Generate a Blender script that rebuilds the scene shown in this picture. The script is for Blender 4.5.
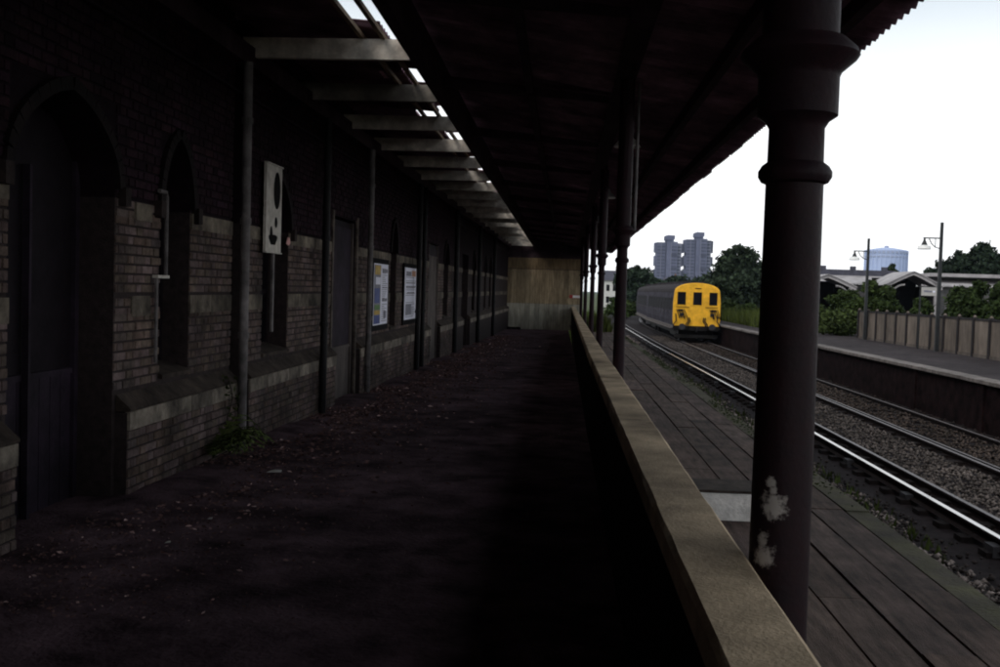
import bpy, math, random
import numpy as np
from mathutils import Matrix, Vector
random.seed(7); RNG = np.random.default_rng(7)
S = bpy.context.scene
for o in list(bpy.data.objects): bpy.data.objects.remove(o)
COL = S.collection
R = math.radians

# ------------------------------------------------------------------ camera
F = 1050.0; EYE = 1.7
def unit(v): v = np.array(v, float); return v/np.linalg.norm(v)
Yc = unit((62/F, 43.3/F, -1.0)); hv = np.array((1, -0.030, 0.0))
Zc = unit(np.cross(hv, Yc)); Zc = Zc if Zc[1] > 0 else -Zc
Xc = np.cross(Yc, Zc)
cam = bpy.data.cameras.new("camera"); camo = bpy.data.objects.new("camera", cam); COL.objects.link(camo)
M = Matrix((Xc, Yc, Zc)).to_4x4(); M.translation = (0, 0, EYE)
camo.matrix_world = M
cam.sensor_width = 36; cam.lens = 36*F/1000; cam.clip_start = .05; cam.clip_end = 6000
S.camera = camo
# ------------------------------------------------------------------ sky, sun, exposure
SUN_EL, SUN_AZ = R(46), R(220)
w = bpy.data.worlds.new("World"); S.world = w; w.use_nodes = True
nt = w.node_tree; nt.nodes.clear()
sky = nt.nodes.new("ShaderNodeTexSky"); sky.sky_type = 'NISHITA'; sky.sun_disc = False
sky.sun_elevation = SUN_EL; sky.sun_rotation = SUN_AZ; sky.air_density = 1.0; sky.dust_density = 1.0; sky.ozone_density = 1.0
hs = nt.nodes.new("ShaderNodeHueSaturation"); hs.inputs['Value'].default_value = .6; hs.inputs['Saturation'].default_value = 1.0; hs.inputs['Hue'].default_value = .47
nt.links.new(sky.outputs[0], hs.inputs['Color'])
wtc = nt.nodes.new("ShaderNodeTexCoord"); wnz = nt.nodes.new("ShaderNodeTexNoise"); wnz.inputs['Scale'].default_value = 1.6; wnz.inputs['Detail'].default_value = 4
wmr = nt.nodes.new("ShaderNodeMapRange"); wmr.inputs[1].default_value = .3; wmr.inputs[2].default_value = .7; wmr.inputs[3].default_value = .80; wmr.inputs[4].default_value = .97
wmx = nt.nodes.new("ShaderNodeMix"); wmx.data_type = 'RGBA'; wmx.inputs[7].default_value = (9.5, 9.6, 9.9, 1)      # thin overcast over a clear sky
wmr.inputs[3].default_value = .84; wmr.inputs[4].default_value = 1.0; wmx.inputs[7].default_value = (9.6, 9.65, 9.8, 1)
bg = nt.nodes.new("ShaderNodeBackground"); bg.inputs['Strength'].default_value = .13
wo = nt.nodes.new("ShaderNodeOutputWorld")
nt.links.new(wtc.outputs['Generated'], wnz.inputs['Vector']); nt.links.new(wnz.outputs[0], wmr.inputs[0]); 
wsp = nt.nodes.new("ShaderNodeSeparateXYZ"); nt.links.new(wtc.outputs['Generated'], wsp.inputs[0])
wel = nt.nodes.new("ShaderNodeMapRange"); wel.inputs[1].default_value = .15; wel.inputs[2].default_value = .27; wel.inputs[3].default_value = 1.0; wel.inputs[4].default_value = .42
wml = nt.nodes.new("ShaderNodeMath"); wml.operation = 'MULTIPLY'; nt.links.new(wsp.outputs['Z'], wel.inputs[0]); nt.links.new(wel.outputs[0], wml.inputs[0]); nt.links.new(wmr.outputs[0], wml.inputs[1]); nt.links.new(wml.outputs[0], wmx.inputs[0])
nt.links.new(hs.outputs[0], wmx.inputs[6]); nt.links.new(wmx.outputs[2], bg.inputs[0]); nt.links.new(bg.outputs[0], wo.inputs[0])
sl = bpy.data.lights.new("sun", 'SUN'); sl.energy = 1.4; sl.angle = R(30); sl.color = (1, .96, .9)
so = bpy.data.objects.new("sun", sl); COL.objects.link(so)
sd = Vector((math.sin(SUN_AZ)*math.cos(SUN_EL), math.cos(SUN_AZ)*math.cos(SUN_EL), math.sin(SUN_EL)))
so.rotation_euler = sd.to_track_quat('Z', 'Y').to_euler(); so.location = (0, -10, 30)
S.view_settings.view_transform = 'Standard'; S.view_settings.look = 'None'
S.view_settings.exposure = 0.2; S.view_settings.gamma = 1.0
S.render.engine = 'CYCLES'; S.cycles.pixel_filter_type = 'BLACKMAN_HARRIS'; S.cycles.filter_width = 2.0

# ------------------------------------------------------------------ helpers
MATS = {}
def mat(name, col, rough=.8, var=.25, scale=6.0, bump=.0, bscale=40.0, metal=0.0, tint=False, col2=None, stretch=None, spec=.2, grime=None):
    m = bpy.data.materials.new(name); m.use_nodes = True; n = m.node_tree.nodes; l = m.node_tree.links
    b = n['Principled BSDF']; b.inputs['Roughness'].default_value = rough; b.inputs['Metallic'].default_value = metal
    b.inputs['Specular IOR Level'].default_value = spec
    tc = n.new('ShaderNodeNewGeometry'); mp = n.new('ShaderNodeMapping'); l.new(tc.outputs['Position'], mp.inputs[0])
    if stretch: mp.inputs['Scale'].default_value = stretch
    nz = n.new('ShaderNodeTexNoise'); nz.inputs['Scale'].default_value = scale; nz.inputs['Detail'].default_value = 6; nz.inputs['Roughness'].default_value = .65
    l.new(mp.outputs[0], nz.inputs['Vector'])
    cr = n.new('ShaderNodeValToRGB'); l.new(nz.outputs[0], cr.inputs[0])
    c2 = col2 or tuple(max(0, c*(1-var*1.6)) for c in col); c1 = tuple(min(1, c*(1+var)) for c in col)
    cr.color_ramp.elements[0].position = .3; cr.color_ramp.elements[1].position = .72
    cr.color_ramp.elements[0].color = (*c2, 1); cr.color_ramp.elements[1].color = (*c1, 1)
    out = cr.outputs[0]
    if tint:
        at = n.new('ShaderNodeAttribute'); at.attribute_name = 'tint'
        mx = n.new('ShaderNodeMix'); mx.data_type = 'RGBA'; mx.blend_type = 'MULTIPLY'; mx.inputs[0].default_value = 1
        l.new(out, mx.inputs[6]); l.new(at.outputs['Color'], mx.inputs[7]); out = mx.outputs[2]
    if grime:      # soot and damp stains: scale, strength
        g1 = n.new('ShaderNodeTexNoise'); g1.inputs['Scale'].default_value = grime[0]; g1.inputs['Detail'].default_value = 7; g1.inputs['Roughness'].default_value = .7
        gm = n.new('ShaderNodeMapping'); gm.inputs['Location'].default_value = (3.1, 1.7, 9.2); l.new(tc.outputs['Position'], gm.inputs[0]); l.new(gm.outputs[0], g1.inputs['Vector'])
        if len(grime) > 2: gm.inputs['Scale'].default_value = grime[2]
        gr = n.new('ShaderNodeMapRange'); gr.inputs[1].default_value = .34; gr.inputs[2].default_value = .66; gr.inputs[3].default_value = 1-grime[1]; gr.inputs[4].default_value = 1+.35*grime[1]
        l.new(g1.outputs[0], gr.inputs[0]); gx = n.new('ShaderNodeVectorMath'); gx.operation = 'SCALE'; l.new(out, gx.inputs[0]); l.new(gr.outputs[0], gx.inputs['Scale']); out = gx.outputs[0]
    l.new(out, b.inputs['Base Color'])
    if bump:
        n2 = n.new('ShaderNodeTexNoise'); n2.inputs['Scale'].default_value = bscale; n2.inputs['Detail'].default_value = 5
        l.new(mp.outputs[0], n2.inputs['Vector'])
        bp = n.new('ShaderNodeBump'); bp.inputs['Strength'].default_value = bump; bp.inputs['Distance'].default_value = .02
        l.new(n2.outputs[0], bp.inputs['Height']); l.new(bp.outputs[0], b.inputs['Normal'])
    MATS[name] = m
    return m
class MB:
    def __init__(s): s.v = []; s.f = []; s.t = []; s.m = []
    def add(s, vs, fs, tint=None, mi=0):
        k = len(s.v); s.v += [tuple(p) for p in vs]; s.f += [tuple(i+k for i in f) for f in fs]
        s.t += [tint]*len(fs); s.m += [mi]*len(fs); return s
    def box(s, x0, x1, y0, y1, z0, z1, tint=None, mi=0, T=None):
        vs = [(x, y, z) for x in (x0, x1) for y in (y0, y1) for z in (z0, z1)]
        if T: vs = [T(*p) for p in vs]
        return s.add(vs, [(0, 1, 3, 2), (4, 6, 7, 5), (0, 4, 5, 1), (2, 3, 7, 6), (0, 2, 6, 4), (1, 5, 7, 3)], tint, mi)
    def tube(s, pts, r, n=8, tint=None, cap=True):
        pts = [Vector(p) for p in pts]; rs = r if isinstance(r, (list, tuple)) else [r]*len(pts)
        vs = []; fs = []
        for i, p in enumerate(pts):
            t = (pts[min(i+1, len(pts)-1)]-pts[max(i-1, 0)]).normalized()
            a = t.cross(Vector((0, 0, 1))) if abs(t.z) < .9 else t.cross(Vector((1, 0, 0)))
            a.normalize(); b = t.cross(a)
            for k in range(n):
                q = 2*math.pi*k/n; vs.append(p+(a*math.cos(q)+b*math.sin(q))*rs[i])
        for i in range(len(pts)-1):
            for k in range(n):
                fs.append((i*n+k, i*n+(k+1) % n, (i+1)*n+(k+1) % n, (i+1)*n+k))
        if cap: fs += [tuple(range(n))[::-1], tuple((len(pts)-1)*n+k for k in range(n))]
        return s.add(vs, fs, tint)
    def lathe(s, prof, n=20, c=(0, 0), tint=None):
        vs = []; fs = []
        for r, z in prof:
            for k in range(n):
                q = 2*math.pi*k/n; vs.append((c[0]+r*math.cos(q), c[1]+r*math.sin(q), z))
        for i in range(len(prof)-1):
            for k in range(n):
                fs.append((i*n+k, i*n+(k+1) % n, (i+1)*n+(k+1) % n, (i+1)*n+k))
        fs += [tuple(range(n))[::-1], tuple((len(prof)-1)*n+k for k in range(n))]
        return s.add(vs, fs, tint)
    def prism(s, poly, fn0, fn1, tint=None):
        """poly 2D list; fn0/fn1 map (a,b) to 3D for the two ends"""
        n = len(poly); vs = [fn0(*p) for p in poly]+[fn1(*p) for p in poly]
        fs = [tuple(range(n)), tuple(range(2*n-1, n-1, -1))]+[(i, n+i, n+(i+1) % n, (i+1) % n) for i in range(n)]
        return s.add(vs, fs, tint)
    def mesh(s, name, mats, smooth=False):
        me = bpy.data.meshes.new(name); me.from_pydata(s.v, [], s.f)
        for m in (mats if isinstance(mats, (list, tuple)) else [mats]): me.materials.append(MATS[m])
        if any(s.m): me.polygons.foreach_set('material_index', s.m)
        if any(t is not None for t in s.t):
            at = me.attributes.new('tint', 'FLOAT_COLOR', 'FACE')
            a = np.ones((len(s.f), 4), np.float32)
            for i, t in enumerate(s.t):
                if t is not None: a[i, :3] = t
            at.data.foreach_set('color', a.ravel())
        fix(me)
        if smooth:
            me.polygons.foreach_set('use_smooth', [True]*len(me.polygons)); me.set_sharp_from_angle(angle=R(38))
        return me
    def build(s, name, mats, parent=None, smooth=False, **k):
        return link(name, s.mesh(name, mats, smooth), parent, **k)
def fix(me):
    import bmesh
    bm = bmesh.new(); bm.from_mesh(me); bmesh.ops.recalc_face_normals(bm, faces=bm.faces[:]); bm.to_mesh(me); bm.free(); me.update()
def link(name, me, parent=None, label=None, cat=None, group=None, kind=None, loc=None, rz=None):
    o = bpy.data.objects.new(name, me); COL.objects.link(o)
    if parent: o.parent = parent
    if loc: o.location = loc
    if rz is not None: o.rotation_euler = (0, 0, rz)
    return tag(o, label, cat, group, kind)
def tag(o, label=None, cat=None, group=None, kind=None):
    if label: o['label'] = label
    if cat: o['category'] = cat
    if group: o['group'] = group
    if kind: o['kind'] = kind
    return o
def thing(name, label, cat, loc=(0, 0, 0), rz=0, group=None): return link(name, None, None, label, cat, group, None, loc, rz)
def copy_tree(o, parent=None):
    c = o.copy(); COL.objects.link(c); c.parent = parent
    for ch in [q for q in COL.objects if q.parent == o]: copy_tree(ch, c)
    return c
def npmesh(name, V, Fq, matname, tint=None):
    me = bpy.data.meshes.new(name); nv = len(V); nf = len(Fq); k = Fq.shape[1]
    me.vertices.add(nv); me.vertices.foreach_set('co', V.astype(np.float32).ravel())
    me.loops.add(nf*k); me.loops.foreach_set('vertex_index', Fq.astype(np.int32).ravel())
    me.polygons.add(nf); me.polygons.foreach_set('loop_start', np.arange(nf, dtype=np.int32)*k)
    me.materials.append(MATS[matname])
    if tint is not None:
        at = me.attributes.new('tint', 'FLOAT_COLOR', 'FACE')
        a = np.ones((nf, 4), np.float32); a[:, :3] = tint; at.data.foreach_set('color', a.ravel())
    me.update(calc_edges=True); me.validate(); return me
def leaves(P, size, tone=(1, 1, 1), vary=.45, flat=0.0):
    """leaf quads (bent diamonds) at points P -> V,F,tint"""
    n = len(P); a = RNG.normal(size=(n, 3)); a[:, 2] *= (1-flat); a /= np.linalg.norm(a, axis=1)[:, None]
    b = np.cross(a, RNG.normal(size=(n, 3))); b /= np.linalg.norm(b, axis=1)[:, None]
    sz = size*(.6+.8*RNG.random(n))[:, None]
    V = np.stack([P-a*sz, P+b*sz*.5, P+a*sz, P-b*sz*.5], 1).reshape(-1, 3)
    Fq = np.arange(n*4).reshape(n, 4)
    t = np.array(tone)[None]*(1+vary*(RNG.random((n, 1))*2-1))
    return V, Fq, t
def crown_pts(lobes, n, clump=.35, per=22):
    """lobes: (cx,cy,cz,rx,ry,rz); leaf points in clumps near the lobes' shells"""
    vol = np.array([l[3]*l[4]*l[5] for l in lobes])**.67; vol /= vol.sum(); out = []
    for l, p in zip(lobes, vol):
        k = max(1, int(n*p/per)); d = RNG.normal(size=(k, 3)); d /= np.linalg.norm(d, axis=1)[:, None]
        c = np.array(l[:3])+d*np.array(l[3:])*(.45+.6*RNG.random((k, 1))**.6)
        q = np.repeat(c, per, 0)+RNG.normal(size=(k*per, 3))*clump*np.mean(l[3:])*np.array((1, 1, .6))
        out.append(q)
    return np.concatenate(out)
def ray(px, py):
    v = np.array(((px-500)/F, (333.3-py)/F, -1.0)); r = np.array((Xc@v, Yc@v, Zc@v)); return r/r[1]
def X_at(px, d, py=293): return float(ray(px, py)[0]*d)
def Z_at(px, py, d): return float(EYE+ray(px, py)[2]*d)
WX, WSL = -3.46, .010
def WS(px, n=0.0): return float((WX+n)/(ray(px, 288)[0]-WSL))     # pixel column -> distance along the wall
def cv(s): return WS(578.5-3681/s)

# ------------------------------------------------------------------ materials
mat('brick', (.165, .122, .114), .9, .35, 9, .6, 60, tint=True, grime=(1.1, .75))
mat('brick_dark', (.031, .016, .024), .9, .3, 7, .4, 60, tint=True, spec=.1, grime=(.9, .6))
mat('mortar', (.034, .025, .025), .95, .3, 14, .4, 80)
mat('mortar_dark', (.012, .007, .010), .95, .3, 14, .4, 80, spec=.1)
mat('stone', (.30, .265, .22), .85, .35, 5, .3, 40, tint=True, col2=(.11, .09, .08), grime=(2.2, .75))
mat('sill_stone', (.060, .045, .037), .9, .4, 6, .4, 30, grime=(1.5, .6))
mat('door_paint', (.026, .017, .029), .8, .3, 5, .2, 30, grime=(2, .6))
mat('door_dark', (.010, .007, .010), .7, .3, 5, .1, 30, spec=.1)
mat('board_pale', (.115, .095, .088), .8, .3, 3, .2, 30, stretch=(1, 1, .3), grime=(1.4, .5))
mat('dark_glass', (.008, .008, .010), .12, .2, 3, spec=.5)
mat('coach_glass', (.008, .008, .011), .6, .2, 3, spec=.03)
mat('void', (.01, .009, .01), .95, .2, 3)
mat('pipe_grey', (.16, .145, .145), .6, .35, 5, .1, 30, grime=(2.5, .5))
mat('pipe_black', (.008, .007, .008), .6, .3, 5, .1, 30)
mat('white_paint', (.58, .55, .50), .6, .2, 8, .1, 30, col2=(.36, .33, .29))
mat('black_paint', (.008, .008, .009), .9, .2, 8, spec=.1)
mat('iron', (.010, .0065, .0085), .55, .45, 14, .12, 50, col2=(.024, .010, .013), spec=.10)
mat('peel', (.30, .27, .25), .9, .4, 40, .3, 60, col2=(.08, .06, .06))
mat('roof_underside', (.27, .170, .215), .9, .4, 2.2, .1, 20, tint=True, spec=.1, grime=(1.1, .6))
mat('timber_dark', (.060, .038, .047), .85, .3, 4, .2, 30, spec=.1, grime=(1.5, .5))
mat('rafter_paint', (.74, .69, .62), .75, .3, 5, .2, 30, tint=True, col2=(.45, .40, .35), grime=(2, .45))
mat('coping', (.62, .475, .325), .9, .25, 3.5, .25, 90, tint=True, col2=(.42, .32, .215), grime=(1.1, .7))
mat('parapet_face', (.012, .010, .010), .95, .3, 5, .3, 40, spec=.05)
mat('floor_dirt', (.130, .084, .098), .95, .5, 2.2, .9, 30, spec=.05, grime=(.8, .55))
mat('debris', (.20, .14, .135), .9, .3, 20, tint=True, spec=.1)
mat('plank', (.122, .083, .068), .9, .4, 3.0, .5, 40, tint=True, stretch=(6, .7, 6), grime=(1.6, .5))
mat('moss_beam', (.075, .072, .036), .95, .4, 2.5, .6, 35, col2=(.080, .066, .058), grime=(1.2, .5))
mat('concrete', (.72, .68, .64), .9, .25, 7, .4, 40)
mat('rust', (.012, .008, .008), .9, .4, 12, .2, 40, spec=.1)
mat('rail_top', (.62, .58, .56), .22, .1, 3, metal=1.0)
mat('rail_dull', (.16, .14, .14), .5, .2, 3, metal=.6)
mat('sleeper', (.012, .009, .009), .95, .4, 5, .5, 40, spec=.1)
mat('ballast_bed', (.016, .012, .013), .95, .5, 5, .8, 25, spec=.1)
mat('ballast', (.165, .145, .136), .9, .3, 20, tint=True, grime=(.7, .6))
mat('asphalt', (.043, .036, .038), .95, .3, 2.2, .4, 50, spec=.1, grime=(.5, .4))
mat('edge_slab', (.16, .14, .13), .85, .35, 4, .3, 40, tint=True)
mat('brick_black', (.012, .0062, .0068), .95, .6, 3, .5, 20, spec=.05)
mat('fence_concrete', (.20, .165, .14), .9, .22, 3, .3, 40, tint=True, stretch=(1, 1, .35), grime=(1.3, .45, (1, 1, .4)))
mat('post_dark', (.026, .022, .023), .8, .3, 6, .2, 30)
mat('steel_green', (.026, .028, .030), .5, .2, 6)
mat('enamel', (.82, .82, .80), .3, .08, 5)
mat('sign_face', (.46, .44, .42), .5, .12, 8)
mat('yellow', (.90, .465, .030), .6, .12, 3, col2=(.72, .37, .026), grime=(2.6, .25))
mat('coach_blue', (.060, .056, .070), .9, .25, 3, spec=.03, grime=(1.2, .4))
mat('coach_roof', (.042, .038, .041), .95, .25, 3, spec=.03)
mat('under', (.010, .009, .009), .8, .3, 6)
mat('solebar', (.10, .085, .08), .8, .3, 4)
mat('grey_metal', (.035, .034, .038), .7, .3, 6)
mat('grass_ground', (.065, .080, .030), .95, .4, .35, .5, 6)
mat('leaf', (.034, .045, .027), .8, .35, .8, tint=True, spec=.1)
mat('leaf_bright', (.042, .054, .022), .8, .35, 2, tint=True, spec=.1)
mat('bark', (.045, .036, .028), .9, .4, 6, .4, 30)
mat('tower', (.125, .133, .20), .85, .12, .06, grime=(.1, .25))  # blue of the distance haze is mixed into all the tower colours
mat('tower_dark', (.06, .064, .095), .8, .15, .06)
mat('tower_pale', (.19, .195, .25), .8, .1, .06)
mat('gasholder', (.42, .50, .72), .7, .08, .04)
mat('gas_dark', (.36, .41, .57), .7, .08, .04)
mat('pale_roof', (.36, .34, .345), .7, .25, 1.4, .1, 20)
mat('slate', (.065, .065, .085), .8, .25, 3)
mat('shed_wall', (.13, .125, .125), .9, .25, 2)
mat('house_white', (.55, .54, .52), .8, .1, 3)
mat('tile_red', (.16, .09, .07), .9, .2, 3)
mat('hoard_brown', (.42, .325, .205), .85, .3, 3, .2, 30, tint=True, stretch=(4, 4, .5), grime=(1.0, .45, (1, 1, .35)))
mat('hoard_grey', (.46, .43, .35), .85, .25, 3, .2, 30, tint=True, stretch=(4, 4, .5), grime=(1.0, .5, (1, 1, .35)))
mat('poster_white', (.80, .80, .92), .5, .05, 8)
mat('ink_blue', (.05, .08, .28), .5, .3, 10)
mat('ink_yellow', (.55, .36, .06), .5, .3, 10)
mat('ink_green', (.10, .24, .06), .5, .3, 10)
mat('ink_grey', (.22, .22, .27), .5, .3, 25)
mat('ink_orange', (.55, .25, .12), .5, .2, 10)
mat('red_paint', (.45, .05, .05), .5, .1, 10)
mat('pink_paper', (.75, .42, .40), .7, .1, 20)
mat('paper', (.55, .53, .50), .8, .2, 20)

# ================================================================== SETTING: ground, track bed, platforms
TOPR = -1.10            # rail top
BED = -1.27
Y0C, RAD = 82.0, 380.0
def curve(y):
    t = min(1, max(0, (y-25)/35)); return -.28*t*t*(3-2*t)+(0 if y < Y0C else (y-Y0C)**2/(2*RAD))
YS = [-20, 0, 10, 20, 25, 30, 35, 40, 45, 50, 55, 60, 68]+[68+4*i for i in range(1, 34)]
def strip(name, x0, x1, z, matn, ys=YS, z1=None, **k):
    m = MB(); vs = []; z1 = z if z1 is None else z1
    for y in ys: vs += [(x0+curve(y), y, z), (x1+curve(y), y, z1)]
    m.add(vs, [(2*i, 2*i+1, 2*i+3, 2*i+2) for i in range(len(ys)-1)])
    return m.build(name, matn, **k)
g = MB(); g.add([(-2500, -60, -1.6), (3000, -60, -1.6), (3000, 4500, -1.6), (-2500, 4500, -1.6)], [(0, 1, 2, 3)])
g.build('ground', 'grass_ground', kind='structure')
strip('track_bed', 1.6, 9.9, BED, 'ballast_bed', kind='structure')

# ballast stones
def ballast():
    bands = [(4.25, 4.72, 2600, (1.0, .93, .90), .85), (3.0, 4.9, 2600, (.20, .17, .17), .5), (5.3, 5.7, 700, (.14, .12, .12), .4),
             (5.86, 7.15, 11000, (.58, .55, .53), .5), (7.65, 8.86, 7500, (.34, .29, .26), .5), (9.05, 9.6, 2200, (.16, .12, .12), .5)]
    oct_ = np.array([(1, 0, 0), (0, 1, 0), (-1, 0, 0), (0, -1, 0), (0, 0, 1), (0, 0, -1)], float)
    fc = np.array([(0, 1, 4), (1, 2, 4), (2, 3, 4), (3, 0, 4), (1, 0, 5), (2, 1, 5), (3, 2, 5), (0, 3, 5)])
    VV = []; TT = []; n0 = 0
    for x0, x1, n, tone, va in bands:
        y = 9+ (RNG.random(n)**1.5)*62; x = x0+(x1-x0)*RNG.random(n)
        if 4 < x0 < 4.5:   # patchy fringe beside the deck
            x = x0+(x1-x0)*RNG.random(n)**1.3*(.55+.45*np.sin(y*2.1)*np.sin(y*.77+1))
        z = BED+.012+.05*RNG.random(n)
        if 5.6 < x0 < 8: z += .045
        s = (.020+.028*RNG.random((n, 1)))
        ang = RNG.random(n)*6.28
        sh = oct_[None]*(.6+.7*RNG.random((n, 6, 3)))*s[:, :, None]
        sh[:, :, 2] *= .75
        c, si = np.cos(ang)[:, None], np.sin(ang)[:, None]
        P = np.stack([sh[:, :, 0]*c-sh[:, :, 1]*si+x[:, None], sh[:, :, 0]*si+sh[:, :, 1]*c+y[:, None], sh[:, :, 2]+z[:, None]], 2)
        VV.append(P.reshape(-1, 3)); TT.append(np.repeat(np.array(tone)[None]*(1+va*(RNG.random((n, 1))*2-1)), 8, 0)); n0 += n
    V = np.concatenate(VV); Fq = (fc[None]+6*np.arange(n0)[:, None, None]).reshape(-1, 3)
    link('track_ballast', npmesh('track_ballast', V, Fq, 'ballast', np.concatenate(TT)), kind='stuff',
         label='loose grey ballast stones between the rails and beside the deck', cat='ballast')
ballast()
for a, b, zz, nm in ((5.82, 7.2, BED+.03, 'track_bed'), (7.62, 8.9, BED+.03, 'track_bed')):
    strip(nm, a, b, zz, 'ballast_bed', kind='structure')

# rails ------------------------------------------------------------
def rail_obj(parent, name, xc, top, h, head, matsl):
    hw = head/2; prof = [(-hw, 0), (hw, 0), (hw, -.04), (.011, -.055), (.011, -h+.03), (.07, -h), (-.07, -h), (-.011, -h+.03), (-.011, -.055), (-hw, -.04)]
    m = MB(); n = len(prof); vs = []; fs = []; mi = []
    ys = [-12, 0, 12, 20]+[24+3*i for i in range(13)]+[64, 68]+[68+3*i for i in range(1, 44)]
    for y in ys:
        for px_, pz in prof: vs.append((xc+curve(y)+px_, y, top+pz))
    for i in range(len(ys)-1):
        for k in range(n):
            fs.append((i*n+k, i*n+(k+1) % n, (i+1)*n+(k+1) % n, (i+1)*n+k)); mi.append(0 if k == 0 else 1)
    m.v = vs; m.f = fs; m.m = mi; m.t = [None]*len(fs)
    return m.build(name, matsl, parent)
trk1 = thing('railway_track', 'near track beside the timber deck, its brightest rail shining white', 'track', (0, 0, 0), group='railway tracks')
rail_obj(trk1, 'conductor_rail', 5.22, TOPR+.06, .15, .075, ['rail_top', 'rust'])
rail_obj(trk1, 'rail', 5.75, TOPR, .16, .07, ['rail_dull', 'rust'])
trk2 = thing('railway_track', 'far track against the opposite platform, with the yellow fronted train on it', 'track', (0, 0, 0), group='railway tracks')
rail_obj(trk2, 'rail', 7.40, TOPR, .16, .07, ['rail_dull', 'rust'])
rail_obj(trk2, 'rail', 8.96, TOPR, .16, .07, ['rail_dull', 'rust'])
rail_obj(trk2, 'guard_rail', 7.55, TOPR-.005, .15, .05, ['rail_dull', 'rust'])
slm = MB().box(-.13, .13, -.13, .13, -.06, .075).mesh('insulator', 'grey_metal')
def sleepers(par, x0, x1, ins=None):
    me = MB().box(x0, x1, -.125, .125, -.07, .07).mesh('sleeper', 'sleeper')
    for i in range(72):
        y = 9.4+i*.78; link('sleeper', me, par, loc=(curve(y), y+random.uniform(-.03, .03), BED))
        if ins and i % 4 == 0: link('insulator', slm, par, loc=(ins+curve(y), y, BED+.07))
sleepers(trk1, 5.02, 6.1, 5.22); sleepers(trk2, 6.85, 9.5)

# timber deck (platform 1 outer strip) --------------------------------
DX1 = 2.52
dk = link('timber_deck', MB().box(.60, DX1-.03, -14, 56.5, -1.55, -.075).mesh('timber_deck', 'timber_dark'), kind='structure')
edges = [.42, .69, .96, 1.23, 1.51, 1.78, 2.05, 2.33]
for r, x0 in enumerate(edges[:-1]):
    y = -14+random.uniform(0, 3); x1 = edges[r+1]; first = True
    while y < 52:
        L = random.uniform(1.3, 3.2); t = random.uniform(.72, 1.25); ra = random.uniform(-.004, .004); 
        wv = (t*random.uniform(.97, 1.03), t, t*random.uniform(.97, 1.05))
        if y+L > -1 and not (x0 < .5 and y < 0):
            z = random.uniform(-.008, .004); g_ = .009
            m = MB(); a0, a1, b0, b1 = x0+g_, x1-g_, y+.006, min(y+L, 52)-.006
            m.box(a0, a1, b0, b1, -.05+z, z, wv)
            m.build('plank', 'plank', dk)
        y += L
y = -10
while y < 52:
    L = random.uniform(3.5, 5.5)
    MB().box(2.335, DX1, y+.004, min(y+L, 52)-.004, -.30, random.uniform(-.012, .002)).build('edge_beam', 'moss_beam', dk)
    y += L
# moss and weeds on the deck edge
n = 5200; yy = 8+RNG.random(n)*42; P = np.stack([2.34+.17*RNG.random(n)**.8, yy, .004+.012*RNG.random(n)], 1)
keep = (np.sin(yy*1.3)+np.sin(yy*.47+2)+RNG.normal(size=n)*.6) > -.2; P = P[keep]
V, Fq, t = leaves(P, .014, (.80, .86, .52), .4, .6)
link('deck_moss', npmesh('deck_moss', V, Fq, 'leaf_bright', t), kind='stuff', label='thin green moss along the outer edge of the timber deck', cat='moss')

# far platform ------------------------------------------------------
FPX, FPZ = 9.66, -.06
ys = [-6, 0, 10, 20, 25, 30, 35, 40, 45, 50, 55, 60, 68, 76, 84, 92, 100]
m = MB(); vs = []
for y in ys: vs += [(FPX+.05+curve(y), y, BED-.2), (FPX+.05+curve(y), y, FPZ-.1), (FPX+.45+curve(y), y, FPZ-.004), (30+curve(y), y, FPZ-.004)]
m.add(vs, [(4*i+k, 4*i+k+1, 4*i+k+5, 4*i+k+4) for i in range(len(ys)-1) for k in (1, 2)], None, 0)
m.add(vs, [(4*i, 4*i+1, 4*i+5, 4*i+4) for i in range(len(ys)-1)], None, 1)
fp = m.build('far_platform', ['asphalt', 'brick_black'], kind='structure')
y = 6.0
while y < 98:
    L = 1.5; c0 = curve(y); c1 = curve(y+L); t = random.uniform(.75, 1.15); dz = random.uniform(-.004, .004)
    m = MB(); vs = []
    for (yy_, cc) in ((y+.006, c0), (y+L-.006, c1)):
        for (x_, z_) in ((0, -.085), (0, -.012), (.012, 0), (.46, 0), (.46, -.085)): vs.append((FPX-.06+x_+cc, yy_, FPZ+z_+dz))
    m.add(vs, [(0, 1, 6, 5), (1, 2, 7, 6), (2, 3, 8, 7), (3, 4, 9, 8), (4, 0, 5, 9), (4, 3, 2, 1, 0), (5, 6, 7, 8, 9)], (t, t, t))
    m.build('edge_slab', 'edge_slab', fp); y += L
# brick buttress marks down the far platform face
for yb in (20.5, 24.6, 29.2, 35.0, 43.0, 52.0):
    MB().box(FPX-.0, FPX+.06, yb-.12, yb+.12, BED, FPZ-.09).build('buttress', 'brick_black', fp)

# ================================================================== NEAR SIDE: floor, building
def floor_z(y): return -.009*max(0, y-8)
m = MB(); nx, ny = 26, 130; vs = []
for j in range(ny+1):
    y = -14+72*j/ny
    for i in range(nx+1):
        x = -4.2+4.62*i/nx
        rough = .012 if x > -1.2 else .022
        vs.append((x, y, floor_z(y)+random.uniform(-1, 1)*rough*.5+.05*math.exp(-((x+3.26-.01*y)/.35)**2)*(.5+.5*math.sin(y*1.7))))
m.add(vs, [(j*(nx+1)+i, j*(nx+1)+i+1, (j+1)*(nx+1)+i+1, (j+1)*(nx+1)+i) for j in range(ny) for i in range(nx)])
m.build('platform_floor', 'floor_dirt', smooth=True, kind='structure')
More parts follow.
